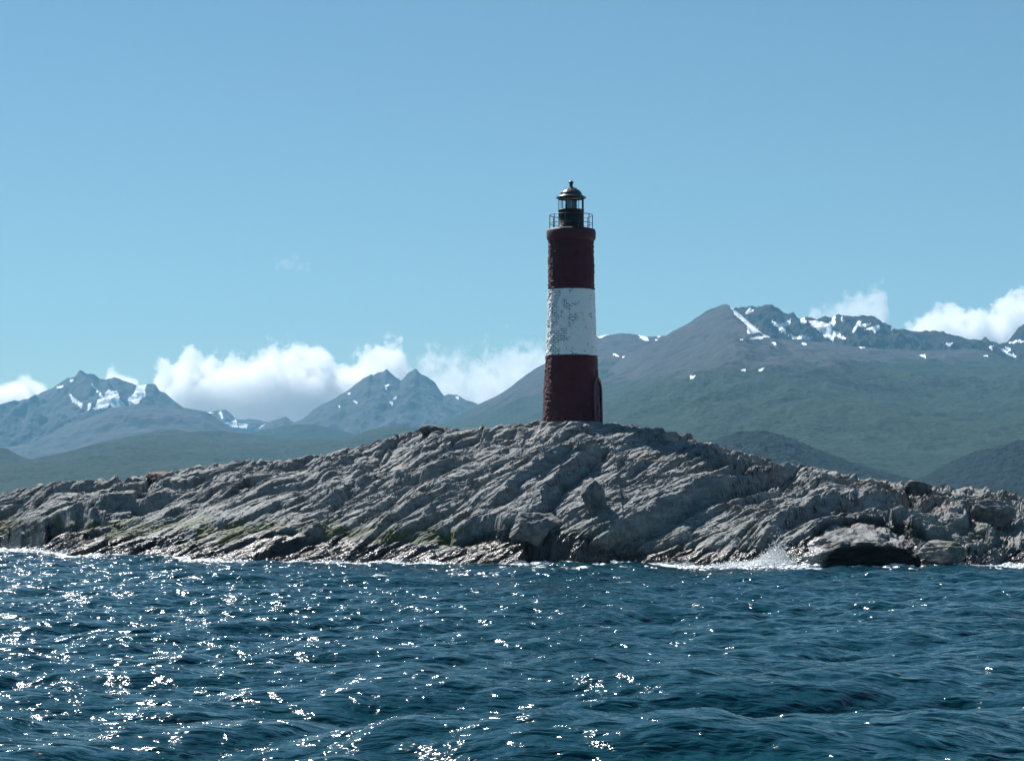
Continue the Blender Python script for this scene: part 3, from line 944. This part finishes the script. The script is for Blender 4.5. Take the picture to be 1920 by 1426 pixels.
# optic inside
n = NT("optic_glass")
n.bsdf.inputs["Transmission Weight"].default_value = 0.55
n.bsdf.inputs["IOR"].default_value = 1.45
M_OPTIC = n.done((0.42, 0.50, 0.56), 0.1)
zl0, zl1 = zd1 - 0.1, zg1 - 0.12
prof = [(0.10, zl0), (0.25, zl0 + 0.04)]
for i in range(9):
    zc = zl0 + 0.08 + (zl1 - zl0 - 0.16) * i / 8.0
    rb = 0.24 + 0.05 * math.sin(math.pi * i / 8)
    prof += [(rb, zc - 0.018), (rb + 0.025, zc), (rb, zc + 0.018)]
prof += [(0.22, zl1 - 0.03), (0.1, zl1)]
optic = from_bm("lens", lathe(prof, 40), M_OPTIC, LH, True)
bm = bmesh.new()
for k in range(4):
    a = 2 * math.pi * (k + 0.4) / 4
    tube(bm, (0.33 * math.cos(a), 0.33 * math.sin(a), zl0), (0.33 * math.cos(a), 0.33 * math.sin(a), zl1), 0.022, 6)
torus(0.33, 0.022, zl1, 40, 6, bm); torus(0.33, 0.022, zl0, 40, 6, bm)
from_bm("lens_cage", bm, M_BLACK, optic)

# roof: eave ring, dome, finial
n = NT("worn_metal_roof"); pos = n.coord("Object")
M_ROOF = n.done(n.mix(n.noise(pos, 5, 5, 0.65), (0.03, 0.032, 0.036), (0.09, 0.09, 0.092)), n.math('ADD', 0.24, n.math('MULTIPLY', n.noise(pos, 8, 4), 0.18)),
                n.bump(n.noise(pos, 9, 4, 0.6), 0.2, 0.03), metal=0.35)
re_ = 28.2 * MPP
zE = hz(370.5)
prof = [(rg - 0.03, zE - 0.03), (re_ - 0.06, zE - 0.035), (re_, zE - 0.03), (re_ + 0.005, zE + 0.01), (re_ - 0.09, zE + 0.07), (re_ - 0.20, zE + 0.12),
        (21.0 * MPP, zE + 0.15), (20.4 * MPP, zE + 0.19)]
zD = hz(351.5)
for i in range(1, 11):
    q = i / 11
    prof.append((MPP * np.interp(q, [0, .18, .38, .58, .78, 1], [20.4, 19.4, 17.2, 13.8, 9.6, 5.2]), zE + 0.19 + (zD - zE - 0.19) * q))
prof += [(0.13, zD + 0.005), (0.05, zD + 0.012)]
roof = from_bm("lantern_roof", lathe(prof, 64), M_ROOF, LH, True)
for k in range(8):
    bm = bmesh.new()
    a = 2 * math.pi * (k + 0.4) / 8
    pts = [(r + 0.012, z) for r, z in prof[7:18]]
    for (ra, za), (rb, zb) in zip(pts, pts[1:]):
        tube(bm, (ra * math.cos(a), ra * math.sin(a), za), (rb * math.cos(a), rb * math.sin(a), zb), 0.016, 5)
    from_bm("roof_rib", bm, M_ROOF, roof)
zt = hz(338.3)
hb = zt - zD
prof = [(0.14, zD - 0.01), (0.10, zD + 0.04), (0.085, zD + 0.10), (0.085, zD + hb * 0.42), (0.11, zD + hb * 0.46)]
for i in range(9):
    a = -math.pi / 2 * 0.75 + i / 8 * (math.pi / 2 * 0.75 + math.pi / 2 * 0.85)
    prof.append((0.128 * math.cos(a) + 0.002, zD + hb * 0.70 + hb * 0.24 * math.sin(a)))
prof += [(0.03, zt - 0.01), (0.012, zt)]
from_bm("vent_ball", lathe(prof, 28), M_ROOF, roof, True)

# gallery railing
RL = empty("gallery_railing", (0, 0, 0)); RL.parent = LH
rr = 40.3 * MPP
zr1, zr2 = hz(403.8), hz(419.5)
from_bm("hand_rail", torus(rr, 0.020, zr1, 96, 8), M_RAIL, RL, True)
from_bm("mid_rail", torus(rr, 0.016, zr2, 96, 8), M_RAIL, RL, True)
for k in range(10):
    a = 2 * math.pi * (k + 0.03) / 10
    bm = tube(bmesh.new(), (rr * math.cos(a), rr * math.sin(a), DECK - 0.1), (rr * math.cos(a), rr * math.sin(a), zr1), 0.020, 8)
    from_bm("post", bm, M_RAIL, RL)

# arched door porch on the right of the foot
DOOR_A = math.radians(-22)
def rot_add(bm, a):
    bmesh.ops.rotate(bm, verts=bm.verts, cent=(0, 0, 0), matrix=__import__('mathutils').Matrix.Rotation(a, 3, 'Z'))
zd_top = hz(707)
Rb = 52.5 * MPP
bm = bmesh.new()
w2, dep = 0.60, Rb + 0.07
arch = [(-w2, -0.1), (-w2, zd_top - 0.75)] + [(-w2 * math.cos(math.pi * i / 12), zd_top - 0.75 + 0.75 * math.sin(math.pi * i / 12)) for i in range(1, 12)] + [(w2, zd_top - 0.75), (w2, -0.1)]
inn = [(-w2 * 0.72, -0.1), (-w2 * 0.72, zd_top - 0.75)] + [(-w2 * 0.72 * math.cos(math.pi * i / 12), zd_top - 0.75 + 0.55 * math.sin(math.pi * i / 12)) for i in range(1, 12)] + [(w2 * 0.72, zd_top - 0.75), (w2 * 0.72, -0.1)]
o1 = [bm.verts.new((dep - max(0, (z - 1.0)) * 0.045, y, z)) for y, z in arch]
i1 = [bm.verts.new((dep - max(0, (z - 1.0)) * 0.045, y, z)) for y, z in inn]
o0 = [bm.verts.new((Rb - 0.45, y, z)) for y, z in arch]
i0 = [bm.verts.new((Rb - 0.28, y, z)) for y, z in inn]
for i in range(len(arch) - 1):
    bm.faces.new((o1[i], o1[i + 1], i1[i + 1], i1[i])); bm.faces.new((o0[i], o0[i + 1], o1[i + 1], o1[i])); bm.faces.new((i1[i], i1[i + 1], i0[i + 1], i0[i]))
rot_add(bm, DOOR_A)
door_s = from_bm("door_surround", bm, M_RED, LH)
bm = bmesh.new()
bm.faces.new([bm.verts.new((Rb - 0.02, y * 0.995, z)) for y, z in inn])
bmesh.ops.solidify(bm, geom=bm.faces[:], thickness=0.05)
rot_add(bm, DOOR_A)
from_bm("door", bm, black_paint("dark_door_paint", 0.015, 0.5), door_s)

# ================================================================== MOUNTAINS
def mountain_material(name, tree, scree, cliff, snow_amt=1.0, canopy=1.0, unit=1.0):
    n = NT(name)
    pos = n.coord("Object")
    u = 1.0 / unit
    big = n.noise(pos, 0.0016 * u, 5, 0.6)
    mid = n.noise(pos, 0.008 * u, 6, 0.65)
    fin = n.noise(pos, 0.045 * u, 5, 0.7)
    f = n.attr("forest"); s = n.attr("snow"); cl = n.attr("cliff")
    sc_ = n.mix(n.ramp(mid, 0.36, 0.66), tuple(v * 0.72 for v in scree), tuple(v * 1.2 for v in scree))
    ck = n.mix(n.ramp(mid, 0.4, 0.65), tuple(v * 0.7 for v in cliff), tuple(v * 1.35 for v in cliff))
    rockc = n.mix(cl, sc_, ck)
    fo = n.mix(n.ramp(fin, 0.35, 0.65), tuple(v * 0.35 for v in tree), tuple(v * 1.7 for v in tree))
    fo = n.mix(n.math('MULTIPLY', n.ramp(big, 0.45, 0.62), 0.6), fo, (tree[0] * 1.7, tree[1] * 1.45, tree[2] * 1.3))
    fm = n.ramp(n.math('ADD', f, n.math('MULTIPLY', n.math('SUBTRACT', mid, 0.5), 0.7)), 0.42, 0.56)
    c = n.mix(fm, rockc, fo)
    sm = n.ramp(n.math('ADD', s, n.math('MULTIPLY', n.math('SUBTRACT', fin, 0.5), 0.4)), 0.34, 0.46)
    c = n.mix(n.math('MULTIPLY', sm, snow_amt), c, (0.86, 0.89, 0.92))
    nm = n.bump(mid, 0.7, 40.0 * unit)
    nm = n.bump(fin, n.math('ADD', 0.25, n.math('MULTIPLY', fm, 0.65 * canopy)), 17.0 * unit, nm)
    return n.done(c, 0.95, nm, spec=0.1)

def mountain(name, sky_px, Yridge, Yfront, mat, ncol=500, nrow=220, relief=0.10, lam=900.0, seed=0, power=1.0, treeline=None, snow=(), cliff=None,
             snow_auto=0.0, back=0.35, hump=0.0, fine=0.015, slant=0.0, ext=0.0, canopy=0.0):
    # both ends run down into the water
    P = np.array([(sky_px[0][0] - 160, 962)] + list(sky_px) + [(sky_px[-1][0] + 160, 962)], float)
    u0, u1 = P[0, 0], P[-1, 0]
    pu = np.linspace(u0, u1, ncol)
    py = np.interp(pu, P[:, 0], P[:, 1])
    Xr = (pu - 960) / F * Yridge
    zr = np.array([at(a, b, Yridge)[2] for a, b in zip(pu, py)])
    tt = np.r_[np.linspace(0, 1, nrow), 1 + np.linspace(0, 1, nrow // 6)[1:]]
    T, XR = np.meshgrid(tt, Xr, indexing='ij')
    kw = np.hanning(2 * (ncol // 9) + 1); kw /= kw.sum()
    zsm = np.convolve(np.pad(zr, ncol // 9, mode='edge'), kw, mode='valid')
    wgt = np.clip((T - 0.45) / 0.55, 0, 1) ** 2
    ZR = zsm[None, :] * (1 - wgt) + zr[None, :] * wgt
    Ym = np.where(T <= 1, Yfront + (Yridge - Yfront) * T, Yridge + (T - 1) * (Yridge - Yfront) * back)
    X = XR * (0.55 + 0.45 * Ym / Yridge) if ext == 0 else XR * (1 - ext + ext * Ym / Yridge)
    tc = np.clip(T, 0, 1)
    base = np.where(T <= 1, tc ** power, 1 - (T - 1) ** 1.2 * 1.1)
    Z = ZR * base
    warp = 0.35 * lam * fbm(X / lam / 1.5, Ym / lam / 1.5, 2, seed + 50)
    # gullies run down the slope: stretch the noise along depth
    rg_ = ridged((X + warp + slant * Ym) / lam, (Ym + warp) / (lam * 2.2), 6, seed) - 0.95
    envl = np.sin(np.pi * np.clip(T * 0.93, 0, 1)) ** 0.8 * np.where(T > 1, 0.4, 1)
    amp = np.maximum(zr.max() * 0.35, ZR)
    Z = Z + relief * amp * rg_ * envl + fine * amp * fbm(X / (lam * 0.13), Ym / (lam * 0.16), 4, seed + 20) * np.clip(envl * 1.6, 0.0, 1)
    Z = Z + hump * amp * fbm(X / (lam * 2.5), Ym / (lam * 2.5), 2, seed + 30) * envl
    # keep every row below the ridge line as seen from the boat
    pu_, pv_ = project(X, Ym, Z)
    lim = np.interp(pu_, P[:, 0], P[:, 1])
    over = np.clip(lim + 1.0 - pv_, 0, None) * (T < 0.995)
    Z = Z - over * Ym / F
    if canopy > 0:                                  # tree crowns on the nearest wooded slopes
        f1, f2, cid_ = worley(X / 11.0, Ym / 14.0, seed + 90)
        Z = Z + canopy * (np.sqrt(np.clip(1 - (f1 * 1.25) ** 2, 0, 1)) * (0.6 + 0.8 * cid_)) * smooth(0.0, 0.05, T)
    # small notches on the ridge itself
    Z = Z + (0.055 * relief * zr.max()) * fbm(XR / (lam * 0.08), XR * 0 + seed, 3, seed + 60) * np.exp(-((T - 1) / 0.02) ** 2)
    pu_, pv_ = project(X, Ym, Z)
    at_ = {}
    j = fbm(X / (lam * 0.25), Ym / (lam * 0.25), 4, seed + 70)
    if treeline is None:
        at_["forest"] = np.zeros_like(X)
    else:
        tl = np.interp(pu_, *np.array(treeline, float).T)
        at_["forest"] = smooth(-22, 22, pv_ - tl + 16 * j)
    s = np.zeros_like(X)
    jx, jy = pu_ + 3.0 * fbm(pu_ / 14, pv_ / 14, 3, seed + 80), pv_ + 2.4 * fbm(pu_ / 14, pv_ / 14, 3, seed + 84)
    for poly in snow:
        q = np.array(poly, float)
        q = q.mean(0) + (q - q.mean(0)) * 1.12
        poly = [tuple(v) for v in q]
        m = (jx > q[:, 0].min() - 1) & (jx < q[:, 0].max() + 1) & (jy > q[:, 1].min() - 1) & (jy < q[:, 1].max() + 1) & (T <= 1.05)
        if m.any():
            sm = s[m]; sm[in_poly(jx[m], jy[m], poly)] = 1.0; s[m] = sm
    at_["snow"] = s
    c = np.zeros_like(X)
    if cliff is not None:
        c = smooth(-8, 8, np.interp(pu_, *np.array(cliff, float).T) - pv_ + 6 * j)
    at_["cliff"] = c
    return link(name, grid_mesh(name, X, Ym, Z, at_), mat, kind="structure")

TREE = (0.019, 0.037, 0.030)
M_FAR = mountain_material("far_granite_slopes", TREE, (0.055, 0.056, 0.063), (0.03, 0.03, 0.036), unit=1.6)
M_NEAR = mountain_material("scree_and_forest_slopes", TREE, (0.047, 0.047, 0.056), (0.020, 0.024, 0.030))
M_KNOLL = mountain_material("dark_wooded_slopes", (0.007, 0.019, 0.025), (0.09, 0.08, 0.07), (0.06, 0.06, 0.06))
M_HILL = mountain_material("wooded_hill_slopes", TREE, (0.12, 0.11, 0.09), (0.06, 0.06, 0.06))

# far left massif
mountain("jagged_mountain", [(-420, 800), (-200, 790), (-80, 765), (0, 757), (30, 748), (60, 742), (75, 730), (100, 721), (112, 711), (125, 702), (140, 700), (148, 696), (155, 701), (165, 708),
         (185, 716), (205, 713), (222, 711), (240, 714), (258, 717), (268, 716), (276, 714), (290, 714), (298, 727), (308, 731), (320, 742), (340, 760), (352, 767), (385, 785), (420, 800), (470, 818), (540, 838)],
         23000, 18500, M_FAR, 620, 260, relief=0.20, lam=1300, fine=0.035, seed=1, power=0.9, slant=0.3,
         snow=[[(199, 740), (205, 731), (217, 734), (224, 744), (220, 751), (198, 747)], [(185, 752), (192, 748), (222, 751), (232, 757), (228, 762), (205, 757), (200, 765), (178, 766), (182, 760)],
               [(259, 720), (270, 716), (272, 726), (269, 743), (258, 751), (249, 759), (243, 757), (243, 746), (253, 734)], [(136, 748), (146, 751), (157, 760), (152, 764), (141, 754)],
               [(50, 745), (60, 737), (62, 740), (52, 748)], [(105, 723), (118, 724), (116, 727), (106, 726)], [(132, 710), (138, 710), (136, 715), (131, 714)], [(164, 757), (170, 758), (168, 767), (164, 768)], [(208, 755), (226, 753), (231, 760), (212, 763)], [(186, 734), (192, 742), (196, 750), (190, 750)], [(127, 735), (140, 746), (150, 755), (138, 750)], [(174, 718), (181, 726), (184, 736), (178, 730)]])
mountain("mountain_spur", [(-300, 850), (-60, 850), (60, 830), (120, 800), (160, 786), (182, 777), (200, 770), (250, 761), (300, 764), (345, 767), (385, 776), (412, 790), (440, 806), (470, 818), (540, 840), (640, 860)],
         19500, 15500, M_FAR, 420, 160, relief=0.14, lam=1100, seed=2)
mountain("distant_ridge", [(330, 775), (365, 769), (385, 772), (405, 774), (421, 770), (432, 776), (442, 786), (460, 790), (480, 788), (500, 790), (520, 796), (545, 800), (640, 815)],
         25000, 22500, M_FAR, 420, 120, relief=0.16, lam=900, seed=3,
         snow=[[(409, 775), (414, 773), (418, 786), (413, 783)], [(424, 792), (440, 788), (445, 800), (428, 801)], [(448, 794), (465, 795), (462, 803), (450, 802)], [(490, 798), (507, 796), (500, 804), (488, 803)],
               [(385, 773), (400, 773), (398, 775), (388, 775)]])
mountain("twin_peak_mountain", [(440, 830), (480, 806), (498, 792), (515, 784), (535, 777), (545, 785), (552, 788), (570, 780), (590, 763), (605, 754), (630, 744), (650, 731), (668, 717), (680, 708), (695, 701), (700, 705),
         (708, 700), (716, 699), (724, 693), (730, 699), (740, 706), (748, 711), (752, 713), (758, 707), (764, 699), (770, 696), (780, 694), (787, 703), (800, 712), (815, 722), (826, 735), (832, 741),
         (842, 737), (850, 741), (857, 741), (875, 749), (900, 760), (960, 790), (1060, 820)],
         22000, 17500, M_FAR, 640, 260, relief=0.11, lam=1900, fine=0.035, seed=4, power=0.95, slant=0.45,
         snow=[[(738, 746), (744, 742), (745, 748), (739, 750)], [(733, 752), (738, 752), (737, 757), (733, 756)], [(664, 749), (669, 751), (671, 755), (666, 753)], [(651, 736), (656, 737), (654, 741)], [(722, 726), (728, 718), (730, 720), (724, 730)],
               [(851, 744), (858, 742), (857, 747)], [(634, 760), (637, 761), (635, 764)]])
mountain("low_foothill", [(360, 830), (430, 822), (480, 807), (520, 799), (580, 795), (620, 801), (660, 811), (720, 826), (800, 840)], 16500, 14000, M_HILL, 260, 90, relief=0.05, lam=900, seed=5, treeline=[(0, 700), (2000, 700)])
mountain("green_hill", [(-300, 900), (-60, 880), (40, 868), (80, 855), (130, 844), (190, 827), (250, 815), (300, 805), (330, 803), (355, 809), (385, 805), (440, 808), (500, 815), (560, 822), (620, 823), (655, 817), (700, 802),
         (740, 794), (757, 793), (768, 798), (800, 800), (860, 803), (1000, 815)], 13000, 6500, M_HILL, 560, 200, relief=0.07, lam=900, seed=6, power=0.8, treeline=[(0, 700), (2000, 700)])
mountain("shore_knoll", [(-300, 820), (-100, 825), (0, 839), (14, 841), (30, 851), (50, 859), (80, 864), (130, 868), (220, 872), (330, 880), (440, 890)], 10000, 6000, M_HILL, 300, 120, relief=0.06, lam=600, seed=7, treeline=[(-300, 700), (2000, 700)])
# right hand side
mountain("back_mountain", [(700, 830), (760, 805), (830, 790), (870, 771), (895, 757), (930, 742), (960, 725), (990, 703), (1020, 684), (1070, 650), (1118, 626), (1140, 622), (1165, 619), (1190, 622), (1215, 625),
         (1248, 628), (1300, 636), (1400, 650), (1560, 660)], 15500, 9000, M_NEAR, 560, 300, relief=0.07, lam=1400, seed=8, power=0.95,
         treeline=[(700, 790), (830, 793), (895, 768), (960, 745), (1020, 722), (1118, 690), (1250, 660), (1600, 660)],
         snow=[[(1119, 629), (1140, 624), (1142, 627), (1125, 634)], [(1195, 625), (1205, 626), (1216, 632), (1214, 637), (1203, 634)], [(1152, 663), (1160, 666), (1158, 668), (1152, 666)], [(1168, 665), (1176, 669), (1174, 671), (1168, 669)],
               [(1232, 630), (1237, 632), (1233, 634)], [(1228, 636), (1236, 640), (1230, 642)]])
mountain("cliff_plateau", [(1240, 640), (1330, 600), (1376, 575), (1390, 580), (1405, 578), (1420, 576), (1437, 570), (1450, 574), (1460, 576), (1468, 585), (1478, 588), (1492, 589), (1497, 597), (1503, 598), (1510, 594), (1540, 593), (1590, 593),
         (1600, 595), (1646, 597), (1655, 604), (1672, 609), (1700, 613), (1732, 616), (1745, 619), (1770, 622), (1783, 631), (1800, 634), (1830, 636), (1840, 636), (1850, 631), (1862, 639), (1875, 641), (1890, 637), (1900, 626), (1912, 613), (1925, 603), (1990, 585), (2100, 600), (2300, 640)],
         14500, 11500, M_NEAR, 900, 260, relief=0.10, lam=700, seed=9, power=1.0, fine=0.03,
         cliff=[(1240, 700), (1395, 700), (1400, 612), (1420, 620), (1440, 700), (2300, 700)],
         snow=[[(1364, 569), (1372, 573), (1382, 589), (1400, 603), (1420, 617), (1404, 622), (1400, 609), (1392, 598), (1380, 590)],
               [(1397, 585), (1406, 579), (1413, 582), (1402, 589)], [(1446, 600), (1458, 606), (1470, 606), (1482, 598), (1480, 609), (1472, 614), (1476, 626), (1495, 629), (1520, 631), (1515, 636), (1488, 635), (1470, 622), (1455, 610)],
               [(1500, 598), (1509, 594), (1511, 602), (1503, 606)], [(1518, 605), (1535, 602), (1555, 607), (1562, 594), (1568, 595), (1560, 618), (1568, 622), (1580, 630), (1585, 636), (1566, 628), (1560, 637), (1545, 626), (1538, 620)],
               [(1578, 594), (1580, 594), (1580, 602), (1577, 600)], [(1596, 620), (1610, 602), (1614, 604), (1600, 622)], [(1612, 608), (1632, 607), (1630, 612), (1615, 613)], [(1620, 618), (1640, 612), (1649, 607), (1650, 617), (1640, 622), (1630, 618)],
               [(1672, 615), (1678, 611), (1676, 617), (1673, 618)], [(1774, 646), (1787, 640), (1783, 647)], [(1857, 650), (1866, 648), (1860, 656)], [(1890, 641), (1925, 636), (1925, 640), (1895, 643)], [(1876, 652), (1905, 668), (1900, 669), (1878, 657)], [(1887, 650), (1897, 656), (1890, 658)]])
mountain("forested_mountain", [(860, 850), (940, 800), (1000, 765), (1060, 735), (1125, 700), (1180, 665), (1215, 646), (1250, 628), (1275, 613), (1300, 601), (1320, 587), (1340, 577), (1358, 570), (1363, 569), (1370, 574), (1382, 585),
         (1394, 595), (1408, 607), (1421, 618), (1432, 627), (1445, 634), (1500, 640), (1560, 643), (1600, 650), (1660, 656), (1720, 659), (1790, 658), (1830, 655), (1850, 658), (1880, 667), (1905, 676), (1940, 700), (2020, 730), (2200, 800), (2500, 860)],
         13500, 5600, M_NEAR, 1000, 520, relief=0.055, lam=900, seed=10, power=0.95, fine=0.010, slant=0.05,
         treeline=[(860, 700), (1125, 722), (1180, 712), (1260, 705), (1340, 695), (1420, 688), (1500, 683), (1600, 678), (1750, 676), (1850, 672), (1920, 660), (2500, 660)],
         snow=[[(1362, 567), (1372, 574), (1384, 585), (1408, 606), (1424, 619), (1402, 623), (1400, 613), (1395, 604), (1382, 595), (1377, 585)], [(1424, 618), (1436, 627), (1444, 632), (1436, 631), (1426, 624)], [(1402, 636), (1420, 631), (1432, 630), (1430, 634), (1408, 638)], [(1388, 636), (1395, 636), (1394, 638), (1388, 638)], [(1448, 643), (1454, 643), (1452, 648)], [(1504, 643), (1513, 643), (1512, 646), (1504, 646)],
               [(1610, 648), (1621, 648), (1623, 652), (1613, 651)], [(1724, 665), (1731, 666), (1735, 671), (1728, 669)], [(1295, 706), (1303, 705), (1301, 709), (1294, 709)], [(1422, 692), (1431, 690), (1429, 694), (1422, 695)], [(1392, 696), (1399, 694), (1397, 698)], [(1846, 666), (1857, 666), (1852, 668)]])
mountain("wooded_knoll", [(1200, 870), (1290, 850), (1320, 830), (1350, 819), (1380, 812), (1420, 808), (1445, 811), (1475, 820), (1510, 834), (1540, 846), (1600, 868), (1680, 892), (1800, 918)], 5200, 4200, M_KNOLL, 700, 240, relief=0.05, lam=350, seed=11, treeline=[(0, 600), (2500, 600)], fine=0.05, canopy=2.5)
mountain("wooded_headland", [(1680, 915), (1740, 890), (1790, 862), (1830, 848), (1880, 836), (1920, 826), (2000, 810), (2200, 800), (2400, 830)], 5000, 4000, M_KNOLL, 700, 240, relief=0.06, lam=350, seed=12, treeline=[(0, 600), (2500, 600)], fine=0.05, canopy=2.5)

# ================================================================== CLOUDS (real volumes beyond the haze)
def cloud(name, label, px0, px1, py0, py1, Y, depth, top, dens, amp, scale, seed, group=None, soft=0.10, bottom=0.0):
    """top: list of (0..1 along, 0..1 height) giving the upper outline"""
    head = (py1 - py0) / (py1 - py0 + 45.0)
    a, b = at(px0, py1, Y), at(px1, py0 - 45, Y)
    bm = box(bmesh.new(), -0.5, 0.5, -0.5, 0.5, 0, 1)
    W, H = b[0] - a[0], b[2] - a[2]
    n = NT("cloud_vapour")
    n.t.nodes.remove(n.bsdf)
    pos = n.coord("Object")
    sep = n.n("ShaderNodeSeparateXYZ"); n.set(sep.inputs[0], pos)
    X, Yc, Zc = sep.outputs
    world_pos = n.mapping(pos, scale=(W / 1000, depth / 1000, H / 1000), loc=(seed * 3.7, seed * 1.3, seed * 2.1))
    fc = n.n("ShaderNodeFloatCurve")
    cv = fc.mapping.curves[0]
    while len(cv.points) > 2:
        cv.points.remove(cv.points[1])
    cv.points[0].location = top[0]; cv.points[-1].location = top[-1]
    top = [(a_, b_ * head) for a_, b_ in top]
    cv.points[0].location = top[0]; cv.points[-1].location = top[-1]
    for p in top[1:-1]:
        cv.points.new(*p)
    fc.mapping.update()
    n.set(fc.inputs["Value"], n.math('ADD', X, 0.5))
    hgt = fc.outputs[0]
    yy = n.math('MULTIPLY', n.math('MULTIPLY', Yc, Yc), 4.0)
    lo = n.noise(world_pos, scale, 2, 0.5)
    vr = n.n("ShaderNodeTexVoronoi", feature='F1', normalize=True)
    wob = n.n("ShaderNodeVectorMath", operation='ADD')
    nv = n.n("ShaderNodeTexNoise"); n.set(nv.inputs["Vector"], world_pos); nv.inputs["Scale"].default_value = scale * 3; nv.inputs["Detail"].default_value = 3
    nvs = n.n("ShaderNodeVectorMath", operation='SCALE'); n.set(nvs.inputs[0], nv.outputs["Color"]); nvs.inputs["Scale"].default_value = 0.12
    n.set(wob.inputs[0], world_pos); n.set(wob.inputs[1], nvs.outputs[0])
    n.set(vr.inputs["Vector"], wob.outputs[0]); vr.inputs["Scale"].default_value = scale * 1.7; vr.inputs["Detail"].default_value = 3.0; vr.inputs["Roughness"].default_value = 0.55
    bil = n.math('SUBTRACT', 0.36, vr.outputs["Distance"])
    hi = n.noise(world_pos, scale * 6, 5, 0.65, 0.4)
    nz = n.math('ADD', n.math('MULTIPLY', n.math('SUBTRACT', lo, 0.5), amp), n.math('ADD', n.math('MULTIPLY', bil, amp * 1.1), n.math('MULTIPLY', n.math('SUBTRACT', hi, 0.5), amp * 0.6)))
    d = n.math('SUBTRACT', n.math('MULTIPLY', hgt, n.math('SUBTRACT', 1.0, n.math('MULTIPLY', yy, 0.45))), Zc)
    d = n.math('ADD', d, nz)
    ex_ = n.math('MULTIPLY', n.ramp(X, -0.5, -0.36), n.ramp(X, 0.5, 0.36))
    d = n.math('SUBTRACT', d, n.math('MULTIPLY', n.math('SUBTRACT', 1.0, ex_), 1.3))
    dd = n.ramp(d, 0.0, soft)
    if bottom > 0:
        dd = n.math('MULTIPLY', dd, n.ramp(n.math('ADD', Zc, n.math('MULTIPLY', nz, 0.8)), 0.02, bottom))
    edge = n.ramp(yy, 1.0, 0.75)
    edge = n.math('MULTIPLY', edge, n.ramp(Zc, 1.0, 0.94))
    vol = n.n("ShaderNodeVolumePrincipled")
    vol.inputs["Color"].default_value = (0.985, 0.985, 0.99, 1)
    vol.inputs["Anisotropy"].default_value = 0.55
    vol.inputs["Density Attribute"].default_value = ""
    n.set(vol.inputs["Density"], n.math('MULTIPLY', n.math('MULTIPLY', dd, edge), dens))
    n.t.links.new(vol.outputs[0], n.out.inputs["Volume"])
    n.m.cycles.volume_step_rate = 0.2
    o = from_bm(name, bm, n.m, label=label, category="cloud")
    if group: o["group"] = group
    o.location = ((a[0] + b[0]) / 2, Y + depth / 2, a[2])
    o.scale = (W, depth, H)
    return o

CY = 27500
cloud("cumulus_cloud", "long heaped white cloud between the jagged mountain and the twin peaks", 205, 830, 635, 830, CY, 1800,
      [(0.0, 0.45), (0.05, 0.72), (0.10, 0.80), (0.16, 0.74), (0.21, 0.90), (0.26, 0.78), (0.33, 0.76), (0.42, 0.84), (0.52, 0.92), (0.62, 0.92), (0.68, 0.78), (0.76, 0.86), (0.84, 0.94), (0.88, 0.80), (0.94, 0.45), (1.0, 0.2)],
      0.0060, 0.50, 2.4, 1, soft=0.04, bottom=0.5)
cloud("cumulus_cloud", "wispy white cloud trailing right from the twin peaks", 690, 1090, 640, 800, CY + 3200, 1200,
      [(0.0, 0.40), (0.1, 0.56), (0.18, 0.50), (0.27, 0.64), (0.4, 0.66), (0.6, 0.74), (0.8, 0.80), (0.9, 0.7), (1.0, 0.5)], 0.0028, 1.2, 3.2, 2, soft=0.14, bottom=0.6)
cloud("cumulus_cloud", "low white cloud at the left edge behind the jagged mountain", -200, 110, 695, 800, CY, 1200,
      [(0.0, 0.6), (0.3, 0.8), (0.6, 0.82), (0.75, 0.85), (0.88, 0.6), (1.0, 0.2)], 0.008, 0.45, 3.0, 3, soft=0.10)
cloud("cumulus_cloud", "small white cloud peeping over the jagged mountain crest", 160, 262, 676, 760, CY, 700,
      [(0.0, 0.5), (0.25, 0.62), (0.4, 0.85), (0.55, 0.66), (0.8, 0.65), (1.0, 0.4)], 0.008, 0.6, 4.0, 4, soft=0.15)
cloud("cumulus_cloud", "large white cloud rising behind the plateau at the right edge", 1655, 2250, 520, 720, CY, 2200,
      [(0.0, 0.38), (0.05, 0.48), (0.12, 0.52), (0.18, 0.60), (0.24, 0.70), (0.30, 0.76), (0.36, 0.72), (0.42, 0.78), (0.5, 0.84), (0.7, 0.8), (1.0, 0.4)], 0.0085, 0.45, 2.4, 5, soft=0.03)
cloud("wispy_cloud", "torn wisp of cloud above the snowy plateau", 1500, 1690, 540, 625, CY, 600,
      [(0.0, 0.3), (0.2, 0.5), (0.4, 0.6), (0.6, 0.8), (0.85, 0.95), (1.0, 0.8)], 0.0045, 0.9, 4.0, 6, soft=0.25, bottom=0.4)
cloud("wispy_cloud", "tiny faint scrap of cloud alone in the blue sky", 505, 590, 474, 508, CY, 200,
      [(0.0, 0.5), (0.3, 0.75), (0.6, 0.7), (1.0, 0.4)], 0.0022, 0.8, 9.0, 7, soft=0.4, bottom=0.5)

# ================================================================== HAZE
bm = box(bmesh.new(), -26000, 26000, -26000, 26800, -6.0, 2200)
n = NT("haze_air")
n.t.nodes.remove(n.bsdf)
vol = n.n("ShaderNodeVolumePrincipled")
vol.inputs["Color"].default_value = (0.29, 0.67, 0.97, 1)
vol.inputs["Density"].default_value = 0.000024
vol.inputs["Density Attribute"].default_value = ""
n.t.links.new(vol.outputs[0], n.out.inputs["Volume"])
haze = from_bm("haze", bm, n.m, kind="stuff", label="pale blue haze over the channel", category="haze")
